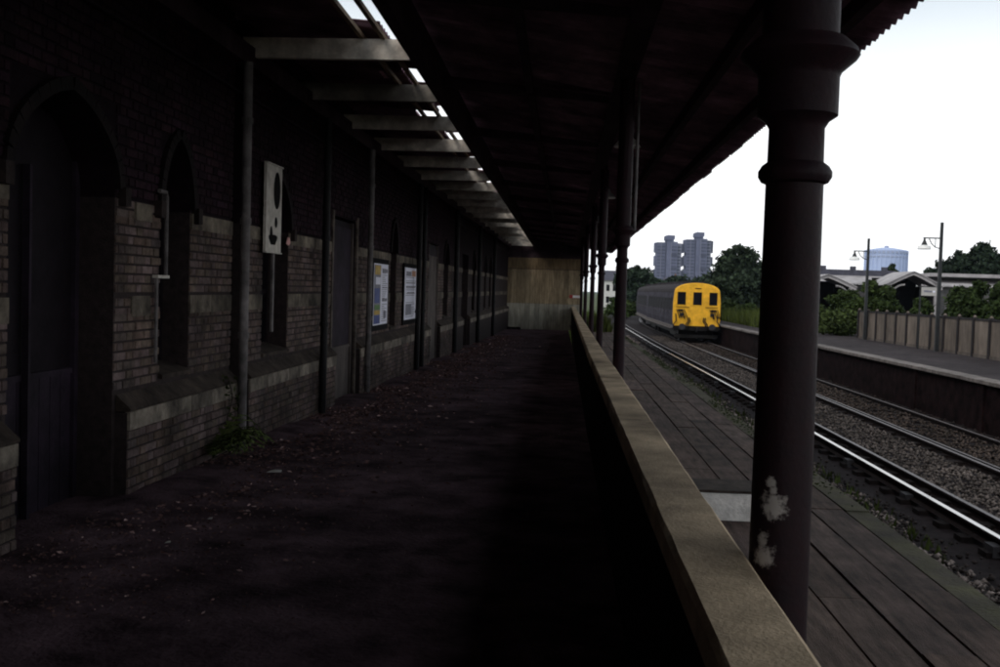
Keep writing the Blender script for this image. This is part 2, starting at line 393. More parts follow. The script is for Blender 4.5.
# debris
def debris():
    n = 24000; VV = []; TT = []
    y = 5+RNG.random(n)**1.25*40; wl = WX+WSL*y
    x = wl+.1+np.abs(RNG.normal(size=n))*.8
    sel = (x < .2); y = y[sel]; x = x[sel]; n = len(x)
    s = (.012+.034*RNG.random(n)**3)*np.clip(y/13, .35, 1); 
    P = np.stack([x, y, -.009*np.maximum(0, y-8)+.015+.0*x], 1)
    V, Fq, _ = leaves(P, 1.0, flat=.8)
    V = (V.reshape(n, 4, 3)-P[:, None])*s[:, None, None]+P[:, None]; V[:, :, 2] = np.maximum(V[:, :, 2], (P[:, None, 2]-.004))
    t = np.array((.85, .7, .68))[None]*(.5+RNG.random((n, 1))*1.0); br = RNG.random(n) < .05; t[br] = np.array((3.6, 3.5, 3.4))
    link('platform_litter', npmesh('platform_litter', V.reshape(-1, 3), Fq, 'debris', t), kind='stuff',
         label='scattered rubble, dead leaves and dirt along the foot of the building', cat='rubble')
debris()

WROT = -math.atan(WSL)
bld = thing('station_building', 'dark brick station building with pointed doorways along the left of the platform', 'building', (WX, 0, 0), WROT)
# openings: s0,s1,z0,z1, arched apex or None, depth, kind
DOORS = [(6.45, 7.94), (14.93, 16.47), (24.5, 26.1), (31.6, 33.3)]
WINS = [(8.8, 9.47), (11.63, 12.67), (19.5, 20.15), (27.2, 28.2), (34.6, 35.5), (39.0, 39.8), (41.2, 42.0)]
DOORS = [(cv(a), cv(b)) for a, b in DOORS]; WINS = [(cv(a), cv(b)) for a, b in WINS]
HOLES = [(DOORS[0][0], DOORS[0][1], -.4, 2.97), (DOORS[1][0], DOORS[1][1], -.4, 2.68), (DOORS[2][0], DOORS[2][1], -.5, 2.75), (DOORS[3][0], DOORS[3][1], -.6, 2.75)]
_ = [(6.45, 7.94, -.4, 2.97), (14.93, 16.47, -.4, 2.68), (24.5, 26.1, -.4, 2.75), (31.6, 33.3, -.4, 2.75)]
HOLES += [(a, b, .88, 2.92) for a, b in WINS]
CH = (cv(10.6), cv(10.93), -.7, 4.4)     # pipe chase
TOP = 4.4; S0, S1 = -14, 58
def in_hole(s, z): return any(a < s < b and c < z < d for a, b, c, d in HOLES+[CH])
cuts = sorted({S0, S1}|{q for h in HOLES+[CH] for q in h[:2]})
zc = 2.30
m = MB()
for a, b in zip(cuts[:-1], cuts[1:]):
    hs_ = [h for h in HOLES+[CH] if h[0] < (a+b)/2 < h[1]]
    segs = [(-.7, TOP)]
    for h in hs_:
        ns = []
        for q0, q1 in segs:
            if h[2] > q0: ns.append((q0, min(h[2], q1)))
            if h[3] < q1: ns.append((max(h[3], q0), q1))
        segs = ns
    for q0, q1 in segs:
        if q0 < zc < q1:
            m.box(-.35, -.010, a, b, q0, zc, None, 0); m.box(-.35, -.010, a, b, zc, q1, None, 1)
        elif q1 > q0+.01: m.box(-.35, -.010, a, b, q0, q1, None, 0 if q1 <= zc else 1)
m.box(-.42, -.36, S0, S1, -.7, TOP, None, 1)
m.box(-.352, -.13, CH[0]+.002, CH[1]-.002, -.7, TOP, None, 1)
wall = m.build('wall', ['mortar', 'mortar_dark'], bld)
# arch spandrels that turn the square heads into pointed heads
def arch(h, spring, par, stone=False):
    a, b, _, ap = h; c = (a+b)/2; hw = (b-a)/2; N = 8
    arc = [(c-hw*math.cos(q*math.pi/2/N*.98)**1.0, spring+(ap-.01-spring)*math.sin(q*math.pi/2/N)**.85*(.62+.38*q/N)) for q in range(N+1)]
    arc[0] = (a, spring); arc[-1] = (c, ap-.005)
    for sgn in (1, -1):
        pl = [(c+(p[0]-c)*sgn, p[1]) for p in arc]
        poly = [(c-hw*sgn, ap)]+pl
        MB().prism(poly, lambda s_, z_: (-.010, s_, z_), lambda s_, z_: (-.33, s_, z_)).build('arch_spandrel', 'mortar_dark', bld)
        pts = pl
        mm = MB()
        for i in range(len(pts)-1):
            (s0, z0), (s1, z1) = pts[i], pts[i+1]
            dx, dz = s1-s0, z1-z0; L = math.hypot(dx, dz) or 1; nx_, nz_ = -dz/L*sgn, dx/L*sgn
            q = [(s0, z0), (s1, z1), (s1+nx_*.09, z1+nz_*.09), (s0+nx_*.09, z0+nz_*.09)]
            mm.prism(q, lambda s_, z_: (-.02, s_, z_), lambda s_, z_: (.035, s_, z_), (.03, .02, .026))
        mm.build('arch_moulding', 'stone', bld)
        if stone: MB().box(-.01, .06, pts[0][0]-.09*sgn-.05, pts[0][0]-.09*sgn+.05, spring-.12, spring+.02, (.10, .08, .09)).build('label_stop', 'stone', bld)
arch(HOLES[0], 2.36, bld, True)
for h, (a, b) in zip(HOLES[4:], WINS): arch(h, 2.32, bld, b < 14)
# bricks ------------------------------------------------------------
PLINTH = [(-14, DOORS[0][0]-.05), (DOORS[0][1]+.05, CH[0]-.03), (CH[1]+.02, DOORS[1][0]-.07), (DOORS[1][1]+.09, DOORS[2][0]-.1), (DOORS[2][1]+.1, DOORS[3][0]-.1), (DOORS[3][1]+.1, 56.5)]
def plinth(s): return any(a <= s <= b for a, b in PLINTH)
BR = []       # (s0,s1,z0,z1,n,dark)
def course(z, s_from, s_to, n, odd, dark, step=None):
    s = s_from-(.17 if odd else 0); k = 0
    while s < s_to:
        L = .215 if k % 2 == 0 else .1025
        a, b = max(s, s_from), min(s+L, s_to)
        if b-a > .04: BR.append((a, b, z, z+.065, n, dark))
        s += L+.010; k += 1
holes_s = lambda z: [(h[0], h[1]) for h in HOLES+[CH] if h[2]-.03 < z+.03 < h[3]]
STONES = []
def spans(z, lo, hi):
    out = [(lo, hi)]
    for a, b in holes_s(z):
        nn = []
        for p, q in out:
            if a > p: nn.append((p, min(a, q)))
            if b < q: nn.append((max(b, p), q))
        out = [(p, q) for p, q in nn if q-p > .05]
    return out
SE = 30.0
for c in range(-5, 58):
    z = c*.075+.005
    if z > 4.3: break
    for a, b in spans(z, 4.8, SE):
        if 1.385 < z+.03 < 1.555 or 2.15 < z+.03 < 2.30: continue
        if z < .80:
            # wall proper is hidden behind the plinth except at chases
            for p, q in PLINTH:
                lo, hi = max(a, p), min(b, q)
            pl = [(max(a, p), min(b, q)) for p, q in PLINTH if min(b, q)-max(a, p) > .05]
            if z < .51:
                for p, q in pl: course(z, p, q, .10, c % 2, False)
            continue
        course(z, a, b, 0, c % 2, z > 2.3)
def brick_tint(d):
    t = random.uniform(.72, 1.2)
    if random.random() < .08: t *= .65
    r = random.uniform(.94, 1.08); return (t*r, t, t*random.uniform(.85, 1.05))
def chunky(m, a, b, z0, z1, n, tint):
    e = .005; nf = n+random.uniform(-.002, .005)
    vs = [(n-.02, a, z0), (n-.02, b, z0), (n-.02, b, z1), (n-.02, a, z1), (nf, a+e, z0+e), (nf, b-e, z0+e), (nf, b-e, z1-e), (nf, a+e, z1-e)]
    m.add(vs, [(4, 5, 6, 7), (0, 1, 5, 4), (1, 2, 6, 5), (2, 3, 7, 6), (3, 0, 4, 7)], tint)
cand = [i for i, q in enumerate(BR) if q[0] > DOORS[0][1]-.05 and -.06 < q[2] < 2.25]
cand.sort(key=lambda i: BR[i][0]); sep = set(cand[:298])
share = {}
ml, mdk = MB(), MB()
for i, (a, b, z0, z1, nn, dark) in enumerate(BR):
    if i in sep:
        key = (round(b-a, 3), random.randrange(5))
        if key not in share:
            q = MB(); L = key[0]; chunky(q, -L/2, L/2, -.0325, .0325, 0, brick_tint(0)); share[key] = q.mesh('brick', 'brick')
        link('brick', share[key], wall, loc=(nn, (a+b)/2, (z0+z1)/2))
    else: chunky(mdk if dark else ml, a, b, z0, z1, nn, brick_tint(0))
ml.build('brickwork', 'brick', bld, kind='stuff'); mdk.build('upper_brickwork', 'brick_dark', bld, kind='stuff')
# bands beyond the bricks' reach and plinth bodies
for p, q in PLINTH:
    if q < 4: p = 2
    m = MB().box(-.012, .088, p, q, -.7, .66); m.build('plinth', 'mortar', bld)
    s = p
    while s < q-.02:                                       # stone band blocks
        L = min(random.uniform(.34, .62), q-s); t = random.uniform(.55, 1.15)
        if q-s-L < .12: L = q-s
        MB().box(.07, .106+random.uniform(0, .006), s+.004, s+L-.004, .525, .665, (t, t*.98, t*.95)).build('stone_block', 'stone', bld)
        s += L
    MB().prism([(.112, .67), (.118, .69), (-.005, .80), (-.005, .67)], lambda n_, z_: (n_, p, z_), lambda n_, z_: (n_, q, z_)).build('sloped_sill', 'sill_stone', bld)
NB0 = len(BR)
for (z0, z1) in ((1.392, 1.553), (2.152, 2.292)):
    for a, b in spans((z0+z1)/2, 4.8, 56):
        s = a
        if b == WINS[0][0]: s = WS(131) if z0 < 2 else WS(134)
        if b < 6.6: s = b-.3
        e = b if b != WINS[0][0] else WS(150)
        while s < e-.03:
            L = min(random.uniform(.42, .75), e-s)
            if e-s-L < .15: L = e-s
            t = random.uniform(.32, .75) if z0 < 2 else random.uniform(.45, .85)
            MB().box(-.02, .006+random.uniform(0, .008), s+.004, s+L-.004, z0, z1, (t, t*.97, t*.9)).build('stone_block', 'stone', bld); s += L
    for c0, c1 in ((DOORS[0][1]+.01, WS(131 if z0 < 2 else 134)-.01), (WS(150)+.01, WINS[0][0]-.01)):           # brick closers round the lone stones of the first pier
        for k in range(2):
            course(z0+.005+k*.075, c0, c1, 0, k, False)
q = MB()
for (a, b, z0, z1, nn, dark) in BR[NB0:]: chunky(q, a, b, z0, z1, nn, brick_tint(0))
q.build('brickwork', 'brick', bld, kind='stuff')
# window infill + sills
for i, (a, b) in enumerate(WINS):
    f = MB(); f.box(-.30, -.25, a, a+.05, .93, 2.9).box(-.30, -.25, b-.05, b, .93, 2.9).box(-.298, -.252, a+.05, b-.05, 1.55, 1.60).box(-.298, -.252, (a+b)/2-.02, (a+b)/2+.02, .98, 1.55)
    wn = f.build('window', 'door_dark', bld)
    MB().box(-.30, -.275, a+.05, b-.05, .95, 1.55).build('pane', 'dark_glass', wn); MB().box(-.30, -.275, a+.05, b-.05, 1.60, 2.9).build('pane', 'dark_glass', wn)
    MB().prism([(-.30, .88), (-.30, .97), (.03, .885), (.03, .85)], lambda n_, z_: (n_, a+.002, z_), lambda n_, z_: (n_, b-.002, z_)).build('window_sill', 'sill_stone', bld)
# doors
def door(a, b, zt, low, nbd, mlow, mup, dep=-.34):
    d = MB().box(dep-.03, dep, a, b, -.6, zt).build('door', 'door_dark', bld)
    w_ = (b-a-.12)/nbd
    for i in range(nbd):
        MB().box(dep, dep+.03, a+.06+i*w_+.004, a+.06+(i+1)*w_-.004, floor_z((a+b)/2)+.01, low).build('plank', mlow, d)
    MB().box(dep, dep+.025, a+.06, b-.06, low+.05, zt-.1).build('upper_panel', mup, d)
    MB().box(dep, dep+.045, a+.06, b-.06, low+.003, low+.047).build('rail', mlow, d)
    for s_ in (a, b-.06): MB().box(dep, dep+.06, s_+.001, s_+.059, -.6, zt).build('door_frame', mlow, d)
door(*DOORS[0], 2.95, .96, 9, 'door_paint', 'door_dark')
MB().box(-.30, -.25, WS(26, -.27), WS(28.5, -.27), 0, 2.45).build('door_post', 'door_paint', bld)
door(*DOORS[1], 2.66, .70, 8, 'board_pale', 'door_paint', -.10)
for s_ in (DOORS[1][0]-.09, DOORS[1][1]): MB().box(-.02, .02, s_, s_+.09, -.1, 2.75, (.5, .47, .47)).build('door_jamb', 'stone', bld)
door(*DOORS[2], 2.73, 2.4, 5, 'board_pale', 'door_paint', -.06)
door(*DOORS[3], 2.73, .8, 6, 'door_dark', 'door_dark', -.25)
# wall plate, conduit
MB().box(-.01, .14, S0, 56.4, 3.88, 4.08).build('wall_plate', 'timber_dark', bld)
MB().tube([(.03, 5, 3.62), (.03, 30, 3.60), (.03, 56, 3.58)], .012, 6).build('conduit', 'door_paint', bld)
# downpipes
def pipe(s, n_, r, z1, mname, z0=None, joints=(1.15, 2.3, 3.3)):
    z0 = floor_z(s)-.02 if z0 is None else z0
    o = MB().tube([(n_, s, z0), (n_, s, z1)], r, 12).build('downpipe', mname, bld, smooth=True)
    for z in joints: MB().lathe([(r+.001, z-.03), (r+.012, z-.03), (r+.012, z+.03), (r+.001, z+.03)], 12, (n_, s)).build('pipe_collar', mname, o, smooth=False)
for px_, r_, mm_ in ((244.5, .046, 'pipe_grey'), (369.5, .046, 'pipe_grey'), (325, .05, 'pipe_black'), (418.5, .055, 'pipe_black'), (423.5, .05, 'pipe_black'), (456, .07, 'pipe_black'), (479, .07, 'pipe_black'), (494, .07, 'pipe_black')):
    pipe(WS(px_, .16), .16, r_, 3.88, mm_)
# thin pole in the first window with its hooked top
a_, b_ = WS(158, .03), WS(165.5, .03); c_ = WS(156.5, .03)
o = MB().tube([(.03, a_, 2.42), (.03, b_-.02, 2.42), (.03, b_, 2.38), (.03, b_, 1.72)], .018, 8).build('bent_pipe', 'pipe_grey', bld, smooth=True)
MB().box(.01, .06, c_-.04, b_+.01, 1.70, 1.725).build('bracket', 'white_paint', o)
MB().tube([(.03, c_, 1.70), (.03, c_, 1.00)], .015, 8).build('lower_pole', 'pipe_grey', o, smooth=True)

def onwall(s, n_=0, z=0):
    c, si = math.cos(WROT), math.sin(WROT); return (WX+c*n_-si*s, si*n_+c*s, z)
# posters -----------------------------------------------------------
def poster(s0, s1, z0, z1, label, art):
    root = thing('poster_board', label, 'poster', onwall((s0+s1)/2, .012, z0), WROT, 'quad posters on the wall')
    w_, h_ = (s1-s0)/2, z1-z0
    MB().box(0, .03, -w_-.09, w_+.09, -.10, h_+.09).build('backboard', 'black_paint', root)
    sh_ = MB().box(.03, .034, -w_, w_, 0, h_).build('sheet', 'poster_white', root)
    for k, (a, b, c, d, mm) in enumerate(art):
        z_ = .036+.0012*k; MB().box(.0345, z_, -w_+a*2*w_, -w_+b*2*w_, c*h_, d*h_).build('print', mm, sh_)
poster(WS(373.5, .04), WS(387.5, .04), .99, 2.07, 'two-part poster, coloured picture on its left half, beside the grey downpipe',
       [(.02, .46, .02, .98, 'ink_grey'), (.04, .44, .02, .16, 'ink_blue'), (.04, .44, .17, .24, 'ink_yellow'), (.06, .44, .25, .33, 'ink_green'), (.05, .40, .36, .60, 'ink_blue'), (.05, .42, .82, .97, 'ink_yellow'), (.10, .42, .66, .78, 'poster_white'),
        (.60, .92, .38, .43, 'ink_grey'), (.58, .92, .86, .92, 'ink_grey'), (.72, .86, .10, .22, 'ink_grey'), (.6, .9, .6, .62, 'ink_grey')])
poster(WS(404.5, .04), WS(416, .04), .99, 2.07, 'mostly white poster with a small orange mark, right of the two-part poster',
       [(.58, .92, .84, .95, 'ink_orange'), (.1, .5, .84, .93, 'ink_grey'), (.12, .9, .70, .72, 'ink_grey'), (.12, .9, .62, .64, 'ink_grey'), (.2, .8, .50, .53, 'ink_grey'), (.1, .55, .10, .30, 'ink_grey')])
for ob in [q for q in COL.objects if q.name.startswith('sheet')]:      # rows of small print
    w_ = max(v.co.y for v in ob.data.vertices); h_ = max(v.co.z for v in ob.data.vertices); left = len(ob.children) > 8
    for k in range(26):
        z_ = h_*(.05+.9*k/26)
        if random.random() < .3: continue
        a = -w_+2*w_*(.55 if left else .08)+random.uniform(0, .04); b = w_*random.uniform(.5, .92)
        MB().box(.0342, .0346, a, b, z_, z_+.012).build('print', 'ink_grey', ob)
# sign board with black shapes
sb = thing('sign_board', 'tall white board with black blotches and a thin pole, in the second window', 'sign', onwall(WS(270, .045), .045, 2.03), WROT)
MB().box(.0, .03, -.31, .30, 0, .97).build('board', 'white_paint', sb)
for z0, z1 in ((-.012, .0), (.97, .985)): MB().box(0, .045, -.315, .305, z0, z1).build('edge_strip', 'white_paint', sb)
def ell(cy, cz, ry, rz, n_=20, wob=0):
    pl = [(cy+ry*(1+wob*math.sin(3*q))*math.cos(q), cz+rz*(1+wob*math.cos(2*q))*math.sin(q)) for q in [2*math.pi*k/n_ for k in range(n_)]]
    return MB().prism(pl, lambda a, b: (.030, a, b), lambda a, b: (.034, a, b))
ell(.10, .70, .13, .21).build('mark', 'black_paint', sb); ell(.08, .34, .05, .06).build('mark', 'black_paint', sb); ell(-.03, .14, .15, .075, wob=.25).build('mark', 'black_paint', sb); ell(-.10, .19, .05, .10).build('mark', 'black_paint', sb)
MB().box(.0, .025, .02, .075, -.90, -.013).build('pole', 'pipe_grey', sb)
m = MB(); m.add([(0, -.07, -.03), (0, -.01, .05), (0, .06, .04), (0, .08, -.02), (0, 0, -.05), (.006, -.07, -.03), (.02, -.01, .05), (.012, .06, .04), (.016, .08, -.02), (.02, 0, -.05)], [(0, 1, 2, 3, 4), (9, 8, 7, 6, 5), (0, 5, 6, 1), (1, 6, 7, 2), (2, 7, 8, 3), (3, 8, 9, 4), (4, 9, 5, 0)])
m.build('paper_scrap', 'pink_paper', label='small torn pink scrap stuck to the wall right of the white board', cat='paper scrap', loc=onwall(WS(286), .006, 2.19), rz=WROT)
# small litter scraps singled out on the floor
for (px_, py_, lab) in ((275, 473, 'largest pale scrap lying on the floor right of the fern'), (210, 522, 'pale crumb in the middle of the dark floor, below the fern'), (168, 546, 'lower pale crumb on the dark floor, left of the middle')):
    q_ = ray(px_, py_); d = -EYE/q_[2]; x = q_[0]*d; s_ = .07 if px_ == 275 else .02
    m = MB(); m.add([(-s_, -s_*.6, 0), (s_*.9, -s_*.4, .004), (s_*.7, s_*.7, .012), (-s_*.6, s_*.8, .006), (0, 0, s_*.3)], [(0, 1, 4), (1, 2, 4), (2, 3, 4), (3, 0, 4), (3, 2, 1, 0)])
    m.build('litter_scrap', 'paper', label=lab, cat='litter', group='scraps of litter on the floor', loc=(x, d, floor_z(d)+.022))

# ferns -------------------------------------------------------------
def fern(root, n, L, seed):
    rr = random.Random(seed)
    for k in range(n):
        az = rr.uniform(-1.3, 1.3); ln = L*rr.uniform(.6, 1.1); m = MB(); up = rr.uniform(.9, 1.7)
        px0 = Vector((0, 0, .02)); pts = []
        for i in range(9):
            t = i/8; r_ = ln*t*.85; z_ = .03+ln*up*(t-.75*t*t); pts.append(Vector((math.cos(az)*r_, math.sin(az)*r_, z_)))
        side = Vector((-math.sin(az), math.cos(az), 0))
        for i in range(1, 9):
            wd = .10*(1-abs(i/8-.35)*1.1)*rr.uniform(.8, 1.1); f_ = (pts[i]-pts[i-1])
            for sg in (-1, 1):
                p = pts[i]; tip = p+side*sg*wd+f_*.5+Vector((0, 0, -.012)); t = rr.uniform(2.4, 4.4)
                m.add([p-f_*.35, tip, p+f_*.25], [(0, 1, 2)], (t, t, t*.8))
        m.tube(pts, .003, 4, (.6, .6, .4)); m.build('frond', 'leaf_bright', root)
f1 = thing('fern', 'green fern growing at the foot of the wall by the nearest grey downpipe', 'fern', onwall(WS(216, .14), .14, .0), WROT); fern(f1, 64, .60, 3)
f2 = thing('weed', 'thin weed climbing beside the nearest grey downpipe above the fern', 'weed', onwall(WS(232, .14), .14, .0), WROT)
m = MB(); pts = [(.02*math.sin(i*1.3), .02*math.cos(i), .09*i) for i in range(9)]; m.tube(pts, .006, 5); m.build('stem', 'bark', f2)
P = np.array([(p[0]+random.gauss(0, .05), p[1]+random.gauss(0, .05), p[2]+random.gauss(0, .03)) for p in pts for _ in range(10)])
V, Fq, t = leaves(P, .03, (.9, .9, .7)); link('foliage', npmesh('foliage', V, Fq, 'leaf_bright', t), f2)

# ================================================================== parapet
def par_x(y): return .545+(0 if y < 12 else .17*((y-12)/44)**1.1)
def par_z(y): return .97-(0 if y < 8 else .0025*(y-8))
par = thing('parapet_wall', 'long low wall with buff stone coping between the platform and the timber deck', 'wall', (0, 0, 0))
ys = [-13+2.1*i for i in range(34)]; vs = []
m = MB()
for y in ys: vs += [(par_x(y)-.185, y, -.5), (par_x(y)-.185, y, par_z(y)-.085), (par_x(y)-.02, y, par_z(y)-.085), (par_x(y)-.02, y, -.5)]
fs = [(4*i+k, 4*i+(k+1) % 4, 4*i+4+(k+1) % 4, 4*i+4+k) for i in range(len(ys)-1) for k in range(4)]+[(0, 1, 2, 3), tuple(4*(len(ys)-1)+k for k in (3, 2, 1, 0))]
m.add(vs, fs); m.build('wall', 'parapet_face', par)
y = -12.0
while y < 55.5:
    L = random.uniform(2.2, 3.6); t = random.uniform(.90, 1.08); m = MB(); vs = []; dz = random.uniform(-.002, .002); y1 = min(y+L, 56)
    prof = [(-.205, -.085), (-.205, -.014), (-.192, 0), (-.013, 0), (0, -.012), (0, -.085)]
    nq = max(2, int((y1-y)/.22)); qs = [y+.0008+(y1-y-.0016)*i_/nq for i_ in range(nq+1)]
    for q in qs: vs += [(par_x(q)+a+random.uniform(-.0022, .0022)*(b > -.05), q, par_z(q)+b+dz+random.uniform(-.0016, .0012)*(b > -.05)) for a, b in prof]
    n = 6; m.add(vs, [(i_*n+k, i_*n+(k+1) % n, (i_+1)*n+(k+1) % n, (i_+1)*n+k) for i_ in range(nq) for k in range(n)]+[tuple(range(n)), tuple(range((nq+1)*n-1, nq*n-1, -1))], (t, t*.99, t*.97))
    m.build('coping_stone', 'coping', par); y += L

# ================================================================== columns
def make_column():
    r = thing('iron_column', '', 'column', (0, 0, 0), 0, 'iron columns carrying the canopy')
    MB().lathe([(.125, -.06), (.125, .06), (.10, .10), (.10, .22), (.086, .26)], 20).build('base', 'iron', r, smooth=True)
    MB().lathe([(.086, .255), (.083, 1.2), (.079, 2.03)], 24).build('shaft', 'iron', r, smooth=True)
    MB().lathe([(.079, 2.015), (.092, 2.02), (.101, 2.035), (.101, 2.05), (.092, 2.065), (.079, 2.075)], 24).build('ring', 'iron', r, smooth=True)
    MB().lathe([(.077, 2.074), (.076, 2.17), (.088, 2.19), (.110, 2.205), (.110, 2.31), (.116, 2.325), (.156, 2.36), (.162, 2.37), (.156, 2.385), (.124, 2.415)], 28).build('capital', 'iron', r, smooth=True)
    MB().lathe([(.105, 2.414), (.105, 3.99)], 20).build('upper_shaft', 'iron', r, smooth=True)
    for sg in (-1, 1):     # curved brackets to the long girder
        m = MB(); N = 9; pr = []
        for i in range(N+1):
            q = i/N*math.pi/2; pr.append((sg*(.10+1.0*(1-math.cos(q))), 2.95+1.03*math.sin(q)))
        for (a, b), (c, d) in zip(pr[:-1], pr[1:]): m.prism([(a, b), (c, d), (c+sg*.0, d-.07), (a+sg*.05, b-.05)], lambda u, v: (-.025, u, v), lambda u, v: (.025, u, v))
        m.build('bracket', 'iron', r)
    return r
LBL = ['nearest black iron column, peeling pale patches near its foot', 'second iron column along the parapet, left of the train', 'third iron column along the parapet', 'fourth iron column along the parapet', 'fifth iron column along the parapet', 'farthest iron column, beside the end hoarding']
CP = [(.64, 3.0), (.640, 11.5), (.735, 20.0), (.815, 28.5), (.825, 37.0), (.84, 45.5)]
col0 = make_column()
for i, (x, y) in enumerate(CP):
    c = col0 if i == 0 else copy_tree(col0); c.location = (x, y, 0); c['label'] = LBL[i]
    if i: c.scale = (.76, .76, 1)
# flaking pale paint low on the nearest shaft
pm = mat('iron_flaking', (.010, .0065, .008), .55, .45, 14, .12, 50, col2=(.024, .010, .012), spec=.14)
pn, pl_ = pm.node_tree.nodes, pm.node_tree.links; pb = pn['Principled BSDF']; src = pb.inputs['Base Color'].links[0].from_socket
geo = pn.new('ShaderNodeNewGeometry'); acc = None
nzp = pn.new('ShaderNodeTexNoise'); nzp.inputs['Scale'].default_value = 38; nzp.inputs['Detail'].default_value = 8; nzp.inputs['Roughness'].default_value = .75; pl_.new(geo.outputs['Position'], nzp.inputs['Vector'])
for (px_, py_, rad) in ((775, 507, .050), (762, 556, .052), (759, 540, .04), (760, 498, .035), (771, 482, .025), (774, 490, .02)):
    r_ = ray(px_, py_)*2.93; ds = pn.new('ShaderNodeVectorMath'); ds.operation = 'DISTANCE'; pl_.new(geo.outputs['Position'], ds.inputs[0]); ds.inputs[1].default_value = (r_[0], r_[1], EYE+r_[2])
    dv = pn.new('ShaderNodeMapRange'); dv.inputs[1].default_value = 0; dv.inputs[2].default_value = rad*1.5; dv.inputs[3].default_value = .5; dv.inputs[4].default_value = -.3; pl_.new(ds.outputs['Value'], dv.inputs[0])
    if acc is None: acc = dv.outputs[0]
    else: mxn = pn.new('ShaderNodeMath'); mxn.operation = 'MAXIMUM'; pl_.new(acc, mxn.inputs[0]); pl_.new(dv.outputs[0], mxn.inputs[1]); acc = mxn.outputs[0]
sm_ = pn.new('ShaderNodeMath'); sm_.operation = 'ADD'; pl_.new(acc, sm_.inputs[0]); pl_.new(nzp.outputs[0], sm_.inputs[1])
rg_ = pn.new('ShaderNodeMapRange'); rg_.inputs[1].default_value = .60; rg_.inputs[2].default_value = .78; pl_.new(sm_.outputs[0], rg_.inputs[0])
mxc = pn.new('ShaderNodeMix'); mxc.data_type = 'RGBA'; mxc.inputs[7].default_value = (.42, .38, .35, 1); pl_.new(rg_.outputs[0], mxc.inputs[0]); pl_.new(src, mxc.inputs[6]); pl_.new(mxc.outputs[2], pb.inputs['Base Color'])
shf = [q for q in COL.objects if q.parent == col0 and q.name.startswith('shaft')][0]; shf.data = shf.data.copy(); shf.data.materials[0] = pm
shf['label'] = 'black shaft with flaking pale paint near its foot'
# thin rainwater pipe up the second column
MB().tube([(.16, -.02, 2.36), (.16, -.02, 3.95)], .022, 8).build('downpipe', 'pipe_grey', [o for o in COL.objects if o.get('label') == LBL[1]][0], smooth=True)

# concrete block with a timber on it, behind the nearest column
bk = thing('concrete_block', 'pale concrete block under a dark timber, on the deck behind the nearest column', 'block', (1.0, 7.95, 0))
MB().box(-.44, .60, 0, .40, 0, .20).build('block', 'concrete', bk)
MB().box(-.52, .58, .03, .52, .202, .222).build('timber', 'sill_stone', bk)

# ================================================================== canopy
can = thing('platform_canopy', 'dark corrugated platform canopy with broken roof strip beside the building', 'canopy', (0, 0, 0))
CX0, CZ0, CX1, CZ1 = -1.62, 4.42, 2.39, 3.74
def can_dx(y): return 0 if y < 14 else .16*((y-14)/36)**1.1
def corr(m, xa, za, xb, zb, y0, y1, tint, pitch=.146, amp=.024, thick=.008, T=None):
    n = int(round((y1-y0)/pitch*6)); vs = []
    for i in range(n+1):
        y = y0+(y1-y0)*i/n; o = amp*math.cos(2*math.pi*(y/pitch))
        for dz in (0, thick):
            vs += [(xa, y, za+o+dz), (xb, y, zb+o+dz)]
    fs = []
    for i in range(n):
        a = 4*i; b = 4*i+4
        fs += [(a, a+1, b+1, b), (a+2, b+2, b+3, a+3), (a+1, a+3, b+3, b+1), (a, b, b+2, a+2)]
    fs += [(0, 2, 3, 1), (4*n, 4*n+1, 4*n+3, 4*n+2)]
    m.add(vs, fs, tint)
y = -13.0; k = 0; W = .146*7
while y < 56.4:
    m = MB(); t = random.uniform(.7, 1.25); dz = .010*(k % 2)+random.uniform(0, .006); dx = can_dx(y)
    corr(m, CX0, CZ0+dz, CX1+dx+random.uniform(-.02, .02), CZ1+dz, y, y+W+.02, (t*1.02, t*.97, t))
    m.build('corrugated_sheet', 'roof_underside', can, smooth=False); y += W; k += 1
def beam(name, x0, x1, z0, z1, mname, curved=True, y0=-13, y1=56.4):
    m = MB(); yy_ = [y0]+[14+6*i for i in range(8)]; yy_[-1] = y1; vs = []
    for y_ in yy_:
        d = can_dx(y_) if curved else 0; vs += [(x0+d, y_, z0), (x0+d, y_, z1), (x1+d, y_, z1), (x1+d, y_, z0)]
    fs = [(4*i+q, 4*i+(q+1) % 4, 4*i+4+(q+1) % 4, 4*i+4+q) for i in range(len(yy_)-1) for q in range(4)]+[(0, 1, 2, 3), tuple(4*(len(yy_)-1)+q for q in (3, 2, 1, 0))]
    m.add(vs, fs); return m.build(name, mname, can)
slope = lambda x: CZ0+(CZ1-CZ0)*(x-CX0)/(CX1-CX0)-.03
beam('edge_beam', -1.62, -1.50, 4.00, 4.385, 'timber_dark', False)
beam('girder', .50, .72, 3.99, slope(.72)-.003, 'timber_dark')
beam('purlin', -.50, -.42, slope(-.42)-.14, slope(-.42)-.004, 'timber_dark'); beam('purlin', 1.35, 1.43, slope(1.43)-.14, slope(1.43)-.004, 'timber_dark')
beam('fascia_beam', 1.94, 2.02, 3.64, slope(2.02)-.004, 'timber_dark')
# cross ties under the sheets
for i in range(13):
    y = 4.8+i*3.95
    MB().prism([(-1.49, 4.10), (-1.49, 4.24), (.49, 4.03), (.49, 3.96)], lambda a, b: (a, y, b), lambda a, b: (a, y+.07, b)).build('cross_beam', 'timber_dark', can)
